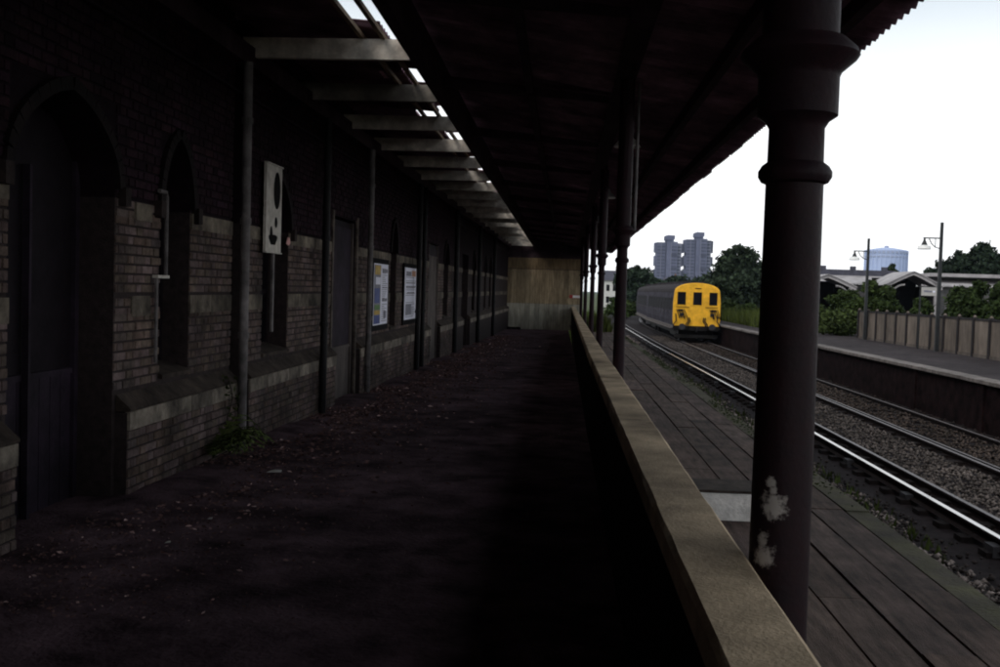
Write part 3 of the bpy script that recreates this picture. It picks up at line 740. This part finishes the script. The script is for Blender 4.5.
# roof strip by the wall: rafters and broken sheets
RY = [-1.2+2.37*i for i in range(25)]; RY = [y+(10.7-10.65) for y in RY]
for i, y in enumerate(RY):
    if y < 3: continue
    wxl = WX+WSL*y+.01; t = [.95, .55, .75, 1.0, .9][i % 5]*random.uniform(.9, 1.1)
    if abs(y-12.9) < .7: t = .30
    MB().box(wxl, -1.625, y, y+.075, 3.99, 4.195, (t, t*.98, t*.95)).build('rafter', 'rafter_paint', can)
for x_ in (-1.72, -1.90, -2.12): 
    MB().box(x_-.022, x_+.022, -13, 56.4, 4.20, 4.245, (.45, .36, .27)).build('batten', 'rafter_paint', can)
y = -13.0; k = 0
while y < 56.3:
    t = random.uniform(.6, 1.1); L = W
    wide = -2.16 if (8.6 < y < 10.3 or 15.9 < y < 17.4) else random.choice([-1.74, -1.80, -1.9, -2.0] if y < 15 else [-1.95, -2.05, -2.15, -2.25, -1.8])
    if y < 7: wide = -1.60
    if y > 46: wide = -2.3
    zz = 4.285+.010*(k % 2)
    m = MB(); corr(m, WX-.05+WSL*y, zz+.12, wide, zz, y, y+L+.01, (t, t*.97, t*.97)); m.build('corrugated_sheet', 'roof_underside', can)
    if y > 7 and random.random() < .75:
        a0 = random.uniform(-2.35, -1.95); z0_ = 4.25+random.uniform(0, .05); t_ = random.uniform(1.8, 3.2)
        m = MB(); yy_ = y+random.uniform(0, .5); corr(m, a0, z0_+random.uniform(.0, .12), a0+random.uniform(.25, .4), z0_+random.uniform(.0, .14), yy_, yy_+random.uniform(.3, .55), (t_, t_, t_*.95)); m.build('broken_sheet', 'roof_underside', can)
    y += L; k += 1
# closing roof and back behind the building so no sky leaks over the wall
MB().box(-6.5, -3.30, -14, 58, 4.475, 4.52, (1, 1, 1)).build('building_roof', 'roof_underside', can)
# pendant lamp shades
for i, (x, y) in enumerate(((X_at(622, 14.9), 14.9), (X_at(604, 23.4), 23.4), (X_at(597, 31.8), 31.8))):
    zl_ = Z_at((622, 604, 597)[i], (147, 198, 222)[i], y)
    lp = thing('pendant_lamp', ['nearest pale pendant lamp shade under the canopy, behind the second column', 'middle pale pendant lamp shade under the canopy', 'farthest pale pendant lamp shade under the canopy'][i], 'lamp', (x, y, zl_), 0, 'pendant lamps under the canopy')
    MB().lathe([(.185, 0), (.19, .008), (.12, .10), (.045, .15), (.04, .20), (.036, .21), (.115, .09), (.178, .008)], 20).build('shade', 'enamel', lp, smooth=True)
    MB().tube([(0, 0, .19), (0, 0, slope(x)-zl_+.01)], .014, 8).build('stem', 'iron', lp)

# ================================================================== end hoarding
hz = thing('end_hoarding', 'boarded hoarding, brown above and pale grey below, closing the far end of the platform', 'hoarding', (-2.96, 56.0, floor_z(56.0)))
HW = 4.06; nb = 16; zl = floor_z(56.0)
for i in range(nb):
    a = i*HW/nb; b = (i+1)*HW/nb; t = random.uniform(.72, 1.15)
    zs = Z_at(545, 303.5, 56.0)-zl; zt = Z_at(545, 269.5, 56.0)-zl
    MB().box(a+.004, b-.004, 0, .035, .0, zs-.004, (t, t, t)).build('grey_board', 'hoard_grey', hz)
    t = random.uniform(.65, 1.15)
    MB().box(a+.004, b-.004, .0+random.uniform(0, .006), .04, zs+.004, zt, (t, t, t)).build('brown_board', 'hoard_brown', hz)
zs2 = Z_at(545, 258, 56.0)-zl
MB().box(0, HW, .006, .045, zt+.03, zs2, (.6, .55, .5)).build('top_board', 'hoard_brown', hz)
MB().box(-.1, HW, .046, .09, 0, 5.2).build('backing', 'timber_dark', hz)
MB().box(HW-.10, HW, -.02, -.001, .5, zs2, (1.1, 1.2, 1.2)).build('cover_strip', 'hoard_grey', hz)
sg = thing('warning_sign', 'small white sign with red end on the end hoarding', 'sign', (X_at(575.5, 55.9), 55.96, Z_at(575, 298, 55.9)))
MB().box(-.31, .31, 0, .012, 0, .17).build('panel', 'enamel', sg); MB().box(-.31, -.14, -.004, -.001, .0, .17).build('red_end', 'red_paint', sg); MB().box(-.13, .28, -.004, -.001, .15, .17).build('red_border', 'red_paint', sg); MB().box(-.13, .28, -.004, -.001, .0, .015).build('red_border', 'red_paint', sg)
m = MB()
for k in range(22): m.lathe([(.01, 0), (.09, .02), (.07, .10), (.02, .13)], 6, (random.uniform(-.3, .35), random.uniform(-.2, .15)))
m.build('rubble_heap', 'sleeper', label='small dark heap of rubbish in the far corner by the hoarding', cat='rubble', loc=(-2.5, 55.1, floor_z(55)+.0))

# ================================================================== fence, lamps, sign on far platform
FX = 13.5
fen = thing('concrete_fence', 'pale concrete panel fence along the back of the far platform', 'fence', (FX, 0, FPZ))
f_y = lambda p: FX/ray(p, 322)[0]
fy = [f_y(859.6)-(f_y(859.6)-f_y(992))/11*i for i in range(17)]
for i, y in enumerate(fy):
    MB().box(-.09, .06, y-.055, y+.055, -.1, 1.28).build('post', 'post_dark', fen)
    MB().lathe([(.06, 1.281), (.06, 1.31), (.02, 1.35)], 4, (-.015, y), (.9, .9, .9)).build('post_cap', 'fence_concrete', fen)
    if i < len(fy)-1:
        t = random.uniform(.82, 1.1); MB().box(-.03, .02, fy[i+1]+.06, y-.06, .10, 1.18, (t, t*.98, t*.95)).build('panel', 'fence_concrete', fen)
        t *= .72; MB().box(-.055, .03, fy[i+1]+.058, y-.058, -.05, .096, (t, t, t)).build('gravel_board', 'fence_concrete', fen)
        MB().box(-.05, .04, fy[i+1]+.057, y-.057, 1.184, 1.245).build('top_rail', 'post_dark', fen)
def lamp(loc, label, H):
    r = thing('platform_lamp', label, 'lamp post', loc, 0, 'lamp posts on the far platform')
    MB().add([(sx*w_, sy*w_, z) for z, w_ in ((-.1, .065), (H, .045)) for sx, sy in ((-1, -1), (1, -1), (1, 1), (-1, 1))],
             [(0, 1, 5, 4), (1, 2, 6, 5), (2, 3, 7, 6), (3, 0, 4, 7), (0, 3, 2, 1), (4, 5, 6, 7)]).build('post', 'steel_green', r)
    za = H-.56
    MB().tube([(-.05, 0, za), (-.62, 0, za)], .024, 8).build('arm', 'steel_green', r)
    MB().tube([(-.05, 0, za-.36), (-.2, 0, za-.32), (-.33, 0, za-.2), (-.42, 0, za-.03)], .018, 6).build('brace', 'steel_green', r)
    MB().tube([(-.2, 0, za-.31), (-.2, 0, za)], .013, 6).build('tie', 'steel_green', r)
    MB().lathe([(.03, za-.02), (.045, za-.10), (.10, za-.22), (.105, za-.25)], 14, (-.58, 0)).build('lamp_holder', 'steel_green', r)
    MB().lathe([(.106, za-.251), (.20, za-.28), (.235, za-.39), (.225, za-.40)], 18, (-.58, 0)).build('shade', 'enamel', r, smooth=True)
lamp((13.3, 13.3/ray(938, 310)[0], FPZ), 'nearer lamp post, standing in front of the concrete fence', 4.55)
lamp((13.3, 13.3/ray(867, 280)[0], FPZ), 'farther lamp post, rising from the bushes in front of the gasholder', 4.42)
ss = thing('platform_sign', 'grey name board on a thin dark post in front of the concrete fence', 'sign', (13.1, 13.1/ray(919, 320)[0], FPZ))
MB().tube([(0, 0, -.05), (0, 0, 2.27)], .032, 8).build('post', 'steel_green', ss)
bd = MB().box(.03, .68, -.02, .02, 1.96, 2.27).build('board', 'sign_face', ss)
MB().box(.02, .69, -.023, .023, 2.272, 2.295).build('frame', 'steel_green', ss)
for a, b, c, d in ((.12, .30, 2.09, 2.16), (.31, .40, 2.08, 2.15)): MB().box(a, b, -.024, -.021, c, d).build('lettering', 'ink_grey', bd)
MB().box(.44, .52, -.024, -.021, 2.08, 2.15).build('lettering', 'poster_white', bd)

# ================================================================== train
TX, TY = 8.18-.28, 62.0
tr = thing('train', 'two coach electric train with a yellow cab front and dark blue sides', 'train', (TX, TY, TOPR))
def section(wd=1.36):
    pts = [(-wd+.05, 1.00), (-wd, 1.35), (-wd, 2.45), (-wd+.05, 3.08)]
    N = 12
    for i in range(1, N): q = math.pi*(1-i/N); pts.append(((wd-.05)*math.cos(q), 3.08+.60*math.sin(q)**.85))
    pts += [(wd-.05, 3.08), (wd, 2.45), (wd, 1.35), (wd-.05, 1.00)]
    return pts
def coach(idx, y0, L, T):
    sec = section(); low = [p for p in sec if p[1] <= 2.96]; 
    m = MB().prism(sec, lambda a, b: T(a, y0, b), lambda a, b: T(a, y0+L, b)); body = m.build('coach_body', 'coach_blue', tr)
    rf = [p for p in section(1.375) if p[1] >= 3.08]; rf = [(a, b+.012) for a, b in rf]+[(1.31, 3.06), (-1.31, 3.06)]
    m = MB().prism(rf, lambda a, b: T(a, y0+.04, b), lambda a, b: T(a, y0+L-.02, b)); roof = m.build('roof', 'coach_roof', tr)
    for k in range(7):
        yv = y0+1.5+k*(L-3)/6
        for sx in (-.45, .45):
            MB().box(sx-.14, sx+.14, yv-.16, yv+.16, 3.62, 3.80, T=T).build('roof_vent', 'coach_roof', roof)
    MB().box(-1.33, 1.33, y0+.05, y0+L-.05, .86, .995, T=T).build('solebar', 'solebar', tr)
    for k in range(9):                                   # compartments: door between two windows
        yc = y0+1.2+k*(L-1.9)/9+.3
        for sx in (-1, 1):
            xa, xb = (sx*1.345, sx*1.366)
            x0_, x1_ = min(xa, xb), max(xa, xb)
            for dy, wdt in ((-.62, .42), (0, .48), (.62, .42)):
                wn = MB().box(x0_, x1_, yc+dy-wdt/2, yc+dy+wdt/2, 1.95, 2.70, T=T).build('window', 'coach_glass', body)
            dx0 = sx*1.362; d0, d1 = min(dx0, sx*1.369), max(dx0, sx*1.369)
            for e in (-.33, .33): MB().box(d0, d1, yc+e-.012, yc+e+.012, 1.08, 2.80, T=T).build('door_seam', 'under', body)
            MB().box(min(sx*1.36, sx*1.40), max(sx*1.36, sx*1.40), yc+.20, yc+.28, 1.80, 1.86, T=T).build('door_handle', 'solebar', body)
    for sx in (-1.33, 1.33):
        MB().box(sx-.14 if sx < 0 else sx, sx if sx < 0 else sx+.14, y0+.3, y0+L-.3, .80, .84, T=T).build('footboard', 'solebar', tr)
    MB().box(-1.0, 1.0, y0+.2, y0+L-.2, .45, .858, T=T).build('underframe', 'under', tr)
    for yb in (y0+2.9, y0+L-2.9):
        bg_ = MB()
        for sx in (-1.02, .94): bg_.box(sx, sx+.08, yb-1.7, yb+1.7, .32, .72, T=T)
        bg_ = bg_.box(-.94, .94, yb-.3, yb+.3, .35, .55, T=T).build('bogie', 'under', tr)
        for yw in (yb-1.25, yb+1.25):
            for sx in (-.78, .66):
                vs = [T(sx+e, yw+.46*math.cos(q), .46+.46*math.sin(q)) for e in (0, .12) for q in [2*math.pi*i/18 for i in range(18)]]
                MB().add(vs, [tuple(range(18)), tuple(range(35, 17, -1))]+[(i, (i+1) % 18, 18+(i+1) % 18, 18+i) for i in range(18)]).build('wheel', 'under', bg_)
T1 = lambda a, b, c: (a, b, c)
yaw2 = (20.0+9.6+TY-Y0C)/RAD
def T2(a, b, c):
    yy_ = b-19.9; s_, c_ = math.sin(yaw2), math.cos(yaw2); return (a*c_+yy_*s_+.14, 19.9+yy_*c_-a*s_, c)
tr.scale = (1, 1, .94)
coach(0, .10, 19.4, T1); coach(1, 19.95, 19.4, T2)
MB().box(-.5, .5, 19.5, 19.98, 1.1, 3.2).build('gangway', 'under', tr)
# cab front
sec = section(1.375)
m = MB(); n = len(sec); sm = [(a*.985, 1.0+(b-1.0)*.992) for a, b in sec]
vs = [(a, .095, b) for a, b in sec]+[(a, .0, b) for a, b in sec]+[(a*.97, -.05, 1.02+(b-1.02)*.985) for a, b in sec]
m.add(vs, [(k*n+i, k*n+(i+1) % n, (k+1)*n+(i+1) % n, (k+1)*n+i) for k in (0, 1) for i in range(n)]+[tuple(range(n)), tuple(range(3*n-1, 2*n-1, -1))])
front = m.build('cab_front', 'yellow', tr)
for a, b in ((-1.15, -.66), (-.23, .27), (.70, 1.17)):
    wn = MB().box(a, b, -.058, -.051, 2.30, 3.10).build('cab_window', 'coach_glass', front)
    mm = MB(); mm.box(a-.05, a-.001, -.068, -.052, 2.25, 3.15).box(b+.001, b+.05, -.068, -.052, 2.25, 3.15).box(a, b, -.068, -.052, 3.101, 3.15).box(a, b, -.068, -.052, 2.25, 2.299)
    mm.build('window_frame', 'yellow', wn)
MB().box(-.14, .22, -.062, -.051, 3.30, 3.36).build('headcode_slot', 'black_paint', front)
for a, b in ((-1.20, -.45), (.48, 1.20)): MB().tube([(a, -.10, 2.17), (b, -.10, 2.17)], .018, 6).build('handrail', 'under', front)
for sx in (-1, 1):
    base = -.95 if sx < 0 else .98
    for k in range(5):
        xx = base+(k-2)*.11; q = random.uniform(.1, .25)
        MB().tube([(xx, -.06, 2.02), (xx, -.16, 1.98), (xx+q*.5, -.19, 1.75), (xx+q, -.16, 1.62-random.uniform(0, .25)), (xx+q*1.1, -.07, 1.58)], .022, 6).build('jumper_cable', 'under', front)
    MB().box(base-.16, base+.16, -.12, -.052, 1.92, 2.02).build('jumper_box', 'under', front)
    MB().box(base-.08*sx-.12, base-.08*sx+.12, -.10, -.052, 1.60, 1.80).build('jumper_box', 'grey_metal', front)
    for xx in (sx*.42, sx*.52, sx*1.22):
        MB().tube([(xx, -.06, 1.02+.55*(.9 if abs(xx) < 1 else 1.3)), (xx-.04*sx, -.14, 1.30), (xx+.10*sx, -.16, 1.10), (xx+.12*sx, -.14, .80)], .034, 6).build('air_hose', 'under', front)
MB().box(-1.30, 1.30, -.03, .09, .70, .995).build('buffer_beam', 'under', tr)
for sx in (-.87, .87):
    b = MB(); pr = [(.08, 0), (.08, .36), (.19, .38), (.20, .42), (.18, .43)]
    vs = [(sx+r*math.cos(q), -.03-h, .95+r*math.sin(q)) for r, h in pr for q in [2*math.pi*i/16 for i in range(16)]]
    b.add(vs, [(k*16+i, k*16+(i+1) % 16, (k+1)*16+(i+1) % 16, (k+1)*16+i) for k in range(4) for i in range(16)]+[tuple(range(64, 80)), tuple(range(15, -1, -1))]).build('buffer', 'grey_metal', tr)
MB().tube([(0, -.03, .92), (0, -.30, .90), (.02, -.36, .80), (0, -.34, .62)], .05, 8).build('coupling', 'under', tr)
MB().box(-1.25, 1.25, -.02, .08, .25, .45).build('lifeguard_bar', 'under', tr)

# ================================================================== background: vegetation
def tree(name, label, loc, lobes, n, size, tone, H, matn='leaf', cat='tree', group='trees beyond the line', clump=.35):
    r = thing(name, label, cat, loc, 0, group)
    m = MB(); m.tube([(0, 0, -.3), (.05, 0, H*.25), (-.03, .05, H*.55), (0, 0, H*.8)], [H*.03, H*.022, H*.015, H*.005], 8)
    for l in lobes[:7]: m.tube([(0, 0, H*.3), (l[0]*.5, l[1]*.5, (H*.3+l[2])*.55), (l[0], l[1], l[2])], [H*.012, H*.008, H*.003], 6)
    m.build('trunk', 'bark', r)
    P = crown_pts(lobes, n, clump); V, Fq, t = leaves(P, size, tone, .5)
    link('crown', npmesh('crown', V, Fq, matn, t), r); return r
def lobes_for(w_, z0, z1, n, seed, conic=False):
    rr = random.Random(seed); out = []
    for k in range(n):
        t = (k+.5)/n; z = z0+(z1-z0)*t; wr = w_*((1-t)*.9+.12 if conic else math.sin(math.pi*(.18+.75*t))**.8)
        a = rr.uniform(0, 6.28); q = wr*rr.uniform(.25, .62)
        s_ = max(.25, wr*rr.uniform(.36, .55)); out.append((math.cos(a)*q, math.sin(a)*q, z, s_, s_, s_*rr.uniform(.55, .85)))
    return out
G0 = -1.0
def tree_px(label, px_, top, d, wpx, n=4000, size=None, tone=(1, 1, 1), conic=False, z0=None, seed=0, matn='leaf', nl=12, name='tree', group='trees beyond the line', base=G0, cat='tree'):
    zt = Z_at(px_, top, d)-base; w_ = wpx*d/F/2; z0 = .15*zt if z0 is None else z0
    return tree(name, label, (X_at(px_, d), d, base), lobes_for(w_*1.05, z0, zt*.90, nl, seed, conic), int(n*1.8), size or max(.12, d*.0021), tone, zt, matn, cat, group)
tree_px('broad dark tree just right of the train, with sky gaps in its crown', 738, 239, 100, 54, 9000, seed=3, nl=16, tone=(.85, .95, .9))
tree_px('dark tree mostly behind the nearest column, right of the broad tree', 768, 247, 104, 40, 5000, seed=5, nl=12, tone=(.8, .9, .85))
tree_px('lower bushy tree behind the right side of the train', 724, 272, 90, 34, 3500, seed=8, tone=(.9, 1, .9))
tree_px('dark tree behind the second column, left of the towers', 634, 262, 150, 36, 4500, seed=11, tone=(.8, .95, .95))
tree_px('rounded tree below the left tower', 652, 271, 165, 30, 3500, seed=12, tone=(.85, 1.0, 1.05))
tree_px('low dark tree below the gap between the towers', 676, 273, 170, 34, 3500, seed=13, tone=(.85, .95, 1.0))
tree_px('low dark tree below the right tower', 704, 272, 175, 36, 3500, seed=14, tone=(.85, .95, 1.0))
for p, top, d, wpx, lab, sd_ in ((984, 233, 100, 52, 'tallest of the dark trees at the right edge, behind the pale roof', 21), (958, 243, 103, 46, 'dark tree left of the tallest one, behind the pale roof', 22), (937, 256, 106, 32, 'lowest and leftmost dark tree behind the pale roof', 23), (1016, 238, 99, 52, 'dark tree cut by the right edge of the picture', 24)):
    tree_px(lab, p, top, d, wpx, 7000, .22, (.55, .68, .66), seed=sd_, nl=20, z0=1.5)
tree_px('small round tree in front of the gasholder', 890, 257, 125, 19, 2600, seed=31, tone=(.95, 1.1, .8), z0=1.5)
tree_px('low tree behind the roof, left of the small round tree', 876, 268, 127, 16, 1200, seed=32, tone=(.9, 1.0, .8), z0=1.2)
# shrubs behind / beside the fence
SH = [(838, 312, 51, 40, 'pale bush spilling onto the far platform, left end of the fence', (1.05, 1.15, .85)), (812, 306, 55, 34, 'bush on the far platform just behind the nearest column', (.9, 1.0, .8)), (846, 286, 56, 36, 'leafy bush below the farther lamp, behind the pale bush', (.8, .95, .7)),
      (872, 277, 52, 26, 'tall thin leafed bush behind the left end of the fence', (.95, 1.1, .75)), (889, 283, 50, 24, 'bush left of the dark gabled porch', (.8, .95, .7)), (955, 283, 46, 30, 'bush behind the fence, just right of the nearer lamp post', (.75, .9, .7)),
      (978, 277, 44, 34, 'taller bush behind the fence near the right edge', (.7, .85, .65)), (1004, 279, 43, 34, 'bush behind the fence cut by the right edge', (.7, .85, .65)), (922, 297, 49, 20, 'low bush in front of the porch opening', (.7, .85, .6))]
for i, (p, top, d, wpx, lab, tone) in enumerate(SH):
    tree_px(lab, p, top, d, wpx*1.15, 4200, .10, tone, z0=.25, seed=40+i, nl=11, name='bush', group='bushes behind the fence', base=FPZ, cat='bush', matn='leaf_bright')
for i, (p, top, d, wpx, lab) in enumerate(((726, 300, 74, 26, 'weedy bush on the bank right of the train'), (748, 303, 70, 26, 'weedy bush on the bank beside the nearest column'), (614, 296, 120, 18, 'far bush seen between the second and third columns'), (628, 300, 118, 20, 'far bush just right of the second column'), (642, 296, 135, 20, 'far bush behind the rear of the train'))):
    tree_px(lab, p, top, d, wpx, 2200, .11 if d < 100 else .17, (.8, .95, .7), z0=.2, seed=60+i, nl=10, name='bush', group='bushes by the far track', base=FPZ if d < 100 else G0, cat='bush', matn='leaf_bright')
# long grass
def grass(name, label, x0, x1, y0, y1, z, n, h, tone):
    x = x0+(x1-x0)*RNG.random(n); y = y0+(y1-y0)*RNG.random(n); hh = h*(.5+RNG.random(n))
    cx = np.array([curve(q) for q in y]); b = np.stack([x+cx, y, np.full(n, z)], 1); a = RNG.random(n)*6.28; wd = .012+.02*RNG.random(n)
    dx = np.stack([np.cos(a)*wd, np.sin(a)*wd, np.zeros(n)], 1); lean = np.stack([RNG.normal(size=n)*.25*hh, RNG.normal(size=n)*.25*hh, hh], 1)
    V = np.stack([b-dx, b+dx, b+lean], 1).reshape(-1, 3); t = np.array(tone)[None]*(.6+.8*RNG.random((n, 1)))
    link(name, npmesh(name, V, np.arange(n*3).reshape(n, 3), 'leaf_bright', t), kind='stuff', label=label, cat='grass')
grass('long_grass', 'yellow green long grass on the bank behind the far platform', 11.2, 15, 56, 96, FPZ, 16000, .75, (1.35, 1.35, .75))
grass('long_grass', 'tufts of grass at the far end of the timber deck', 1.45, 2.3, 44, 52, -.02, 1500, .5, (1.5, 1.4, .8))
grass('long_grass', 'rough grass on the inside of the bend beyond the deck', -2, 3.2, 60, 130, -1.4, 9000, .7, (1.2, 1.3, .7))
grass('long_grass', 'low weeds in the ballast along the deck edge', 4.2, 4.6, 12, 50, BED, 900, .14, (.9, .95, .55))
strip('bank', -14, 1.6, -1.45, 'grass_ground', [53, 60, 68]+[68+6*i for i in range(1, 22)], kind='structure')

# ================================================================== background: buildings
def tower(px0, px1, top, ptop, label):
    d = 900.0; u = d/F; xl, xr = X_at(px0, d), X_at(px1, d); W_ = xr-xl; r = thing('tower_block', label, 'tower block', ((xl+xr)/2, d, -1.6), 0, 'pair of tower blocks')
    H = Z_at(px0, top, d)+1.6; fh = 2.75; x = -W_/2
    MB().box(x+W_*.07, x+W_*.38, 0, 16, 0, H*.995).build('left_wing', 'tower', r)
    MB().box(x+W_*.40, x+W_*.78, -2.2, 16, 0, H+.4).build('centre_block', 'tower', r)
    MB().box(x+W_*.375, x+W_*.405, 1.5, 15, 0, H*.99).build('stair_slot', 'tower_dark', r)
    MB().box(x+W_*.775, x+W_*.93, 0.6, 16, 0, H*.985).build('right_wing', 'tower_pale', r)
    y1, y2 = Z_at(px0, 253.5, d)+1.6, Z_at(px0, 267, d)+1.6
    for (za, zb) in ((0, y2-1.6), (y2+1.4, y1-1.6), (y1+1.4, H-.6)):
        MB().box(x, x+W_*.075, 1, 12, za, zb).build('side_bay', 'tower', r); MB().box(x+W_*.925, x+W_, 1, 12, za, zb-.5).build('side_bay', 'tower_dark', r)
    for zc_ in (y1-1, y2-1):
        MB().box(x+W_*.56, x+W_*.76, -2.4, -2.15, zc_-1.2, zc_+1.2).build('recess', 'tower_dark', r)
    nfl = int(H/fh)
    bands = MB(); mul = MB()
    for k in range(3, nfl):
        z = k*fh
        for a, b, yb in ((.09, .20, -.05), (.235, .36, -.05), (.58, .75, -2.25), (.80, .91, .55)):
            bands.box(x+W_*a, x+W_*b, yb-.05, yb+.3, z+.9, z+1.9)
    bands.build('windows', 'tower_dark', r, kind='stuff')
    for a in (.21, .55): MB().box(x+W_*a, x+W_*(a+.018), -.3 if a < .4 else -2.5, .2, 0, H).build('pilaster', 'tower_pale', r)
    pc = .52; ph = Z_at(px0, ptop, d)+1.6
    MB().box(x+W_*(pc-.14), x+W_*(pc+.14), 2, 12, H-.2, H+(ph-H)*.35).build('plant_neck', 'tower', r)
    MB().prism([(x+W_*(pc-.17), H+(ph-H)*.3), (x+W_*(pc-.17), ph-.8), (x+W_*(pc-.08), ph), (x+W_*(pc+.17), ph-.2), (x+W_*(pc+.17), H+(ph-H)*.45), (x+W_*(pc+.12), H+(ph-H)*.3)], lambda a, b: (a, 1, b), lambda a, b: (a, 13, b)).build('plant_room', 'tower', r)
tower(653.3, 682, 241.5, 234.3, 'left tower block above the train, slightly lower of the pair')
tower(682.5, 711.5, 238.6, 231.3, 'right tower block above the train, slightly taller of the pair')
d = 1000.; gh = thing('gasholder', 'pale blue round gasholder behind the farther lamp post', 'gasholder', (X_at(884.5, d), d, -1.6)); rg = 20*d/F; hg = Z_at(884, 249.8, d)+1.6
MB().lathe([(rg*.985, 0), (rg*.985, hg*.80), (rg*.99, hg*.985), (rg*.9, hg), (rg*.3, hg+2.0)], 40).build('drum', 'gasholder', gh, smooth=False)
MB().lathe([(rg*1.012, hg*.86), (rg*1.012, hg*.885), (rg*.98, hg*.885), (rg*.98, hg*.86)], 40).build('walkway', 'gas_dark', gh)
for k in range(30):
    q = 2*math.pi*k/30; m = MB(); c, s_ = math.cos(q), math.sin(q); T = lambda a, b, z: (c*a-s_*b, s_*a+c*b, z)
    m.box(rg*.98, rg*1.02, -.45, .45, 0, hg*.99, T=T).build('pier', 'gasholder', gh)
    q = MB(); q.box(rg*.985, rg*1.01, 1.0, 3.1, hg*.93, hg*.97, T=T).build('panel', 'gas_dark', gh)
MB().lathe([(2.0, hg+1.5), (2.0, hg+3.6), (1.2, hg+4.0)], 12).build('lantern', 'gas_dark', gh)

# low station building beyond the fence -------------------------------
sh = thing('station_shed', 'long low building with pale roof beyond the far platform fence', 'building', (15, 70, FPZ))
MB().box(0, 16, 0, 6, 0, 2.72).build('wall', 'shed_wall', sh)
for k in range(16):
    a = -.2+k*1.03; zt = 3.30
    MB().prism([(-.45, 2.72), (-.45, 2.78), (3.0, zt+.06), (3.0, zt)], lambda y_, z_: (a, y_, z_+random.uniform(0, .004)), lambda y_, z_: (a+1.02, y_, z_)).build('roof_sheet', 'pale_roof', sh)
MB().box(-.1, 7.6, 2.9, 3.3, 3.0, 3.74).build('ridge_wall', 'slate', sh)
for a in (1.2, 2.6, 6.7, 4.6): MB().box(a, a+.34, 2.95, 3.25, 3.74, 3.98).build('ridge_vent', 'slate', sh)
for k in range(8): MB().box(9.2+k*1.0, 10.19+k*1.0, .6, 3.6, 3.40, 3.62).build('roof_sheet', 'pale_roof', sh)
for k in range(7):
    MB().box(.6+k*2.1, 1.5+k*2.1, -.03, -.001, 1.0, 2.1).build('window', 'dark_glass', sh)
def porch(x, y, hw, ze, zp, label, dark=True):
    r = thing('porch_canopy', label, 'canopy', (x, y, FPZ), 0, 'gabled porches beyond the fence')
    N = 10; out = [(-hw*math.cos(math.pi*i/(2*N)) if i <= N else 0, 0) for i in range(1)]
    prof = [(hw*t_, ze+(zp-ze)*(1-abs(t_)**1.15)) for t_ in [-1+2*i/16 for i in range(17)]]
    m = MB().prism(prof+[(a, b-.20) for a, b in prof[::-1]], lambda a, b: (a, 0, b), lambda a, b: (a, .12, b)); m.build('bargeboard', 'pale_roof', r)
    m = MB().prism([(a*1.03, b+.035) for a, b in prof]+[(a, b+.001) for a, b in prof[::-1]], lambda a, b: (a, -.08, b), lambda a, b: (a, 3.9, b)); m.build('roof', 'pale_roof', r)
    for sx in (-1, 1):
        MB().box(sx*hw*.80-.09, sx*hw*.80+.09, .02, .2, 0, ze+.1).build('post', 'pale_roof', r)
        m = MB(); arc = [(sx*(hw*.80-.09-.8*(1-math.cos(q))), ze-.75+.8*math.sin(q)) for q in [math.pi/2*i/8 for i in range(9)]]
        for (a, b), (c, d_) in zip(arc[:-1], arc[1:]): m.prism([(a, b), (c, d_), (c-sx*.0, d_+.10), (a+sx*.08, b+.05)], lambda u, v: (u, .03, v), lambda u, v: (u, .10, v))
        m.build('brace', 'pale_roof', r)
    MB().box(-hw*.8, hw*.8, 3.7, 3.8, 0, zp-.35).build('back_wall', 'void', r)
    for sx in (-1, 1): MB().box(sx*hw*.78-.04, sx*hw*.78+.04, .25, 3.7, 0, ze).build('side_wall', 'void', r)
porch(X_at(913, 64.5), 64.5, 1.72, 2.62, 3.50, 'gabled porch with dark opening beside the name board')
porch(X_at(824, 66), 65.2, 1.75, 2.45, 3.20, 'pale arched porch partly behind the nearest column', False)
# small far houses between the columns
def house(px_, top, d, wpx, label, wallm):
    W_ = wpx*d/F; zt = Z_at(px_, top, d)+1.4; r = thing('house', label, 'house', (X_at(px_, d), d, -1.4), 0, 'far houses')
    MB().box(-W_/2, W_/2, 0, 7, 0, zt*.72).build('wall', wallm, r)
    MB().prism([(-.3, zt*.72), (3.5, zt), (7.3, zt*.72)], lambda y_, z_: (-W_/2-.3, y_, z_), lambda y_, z_: (W_/2+.3, y_, z_)).build('roof', 'slate', r)
    for fz in (.12, .44):
        for fx in (-.3, .1): MB().box(W_*fx, W_*(fx+.2), -.03, -.001, zt*fz, zt*(fz+.17)).build('window', 'dark_glass', r)
    MB().box(W_*.3, W_*.42, 3, 4, zt*.8, zt*1.12).build('chimney', 'tile_red', r)
house(611, 270, 210, 16, 'white house glimpsed between the second and third columns', 'house_white')
house(672, 277, 230, 12, 'buff house just above the train roof', 'house_white')

# air
hm = bpy.data.materials.new('haze'); hm.use_nodes = True; hn = hm.node_tree; hn.nodes.clear()
ho = hn.nodes.new('ShaderNodeOutputMaterial'); hv_ = hn.nodes.new('ShaderNodeVolumePrincipled'); hv_.inputs['Color'].default_value = (.62, .76, 1, 1); hv_.inputs['Density'].default_value = .00008
hn.links.new(hv_.outputs[0], ho.inputs['Volume']); MATS['haze'] = hm
link('haze', MB().box(-2600, 3100, -80, 4600, -2.6, 75).mesh('haze', 'haze'), kind='stuff')
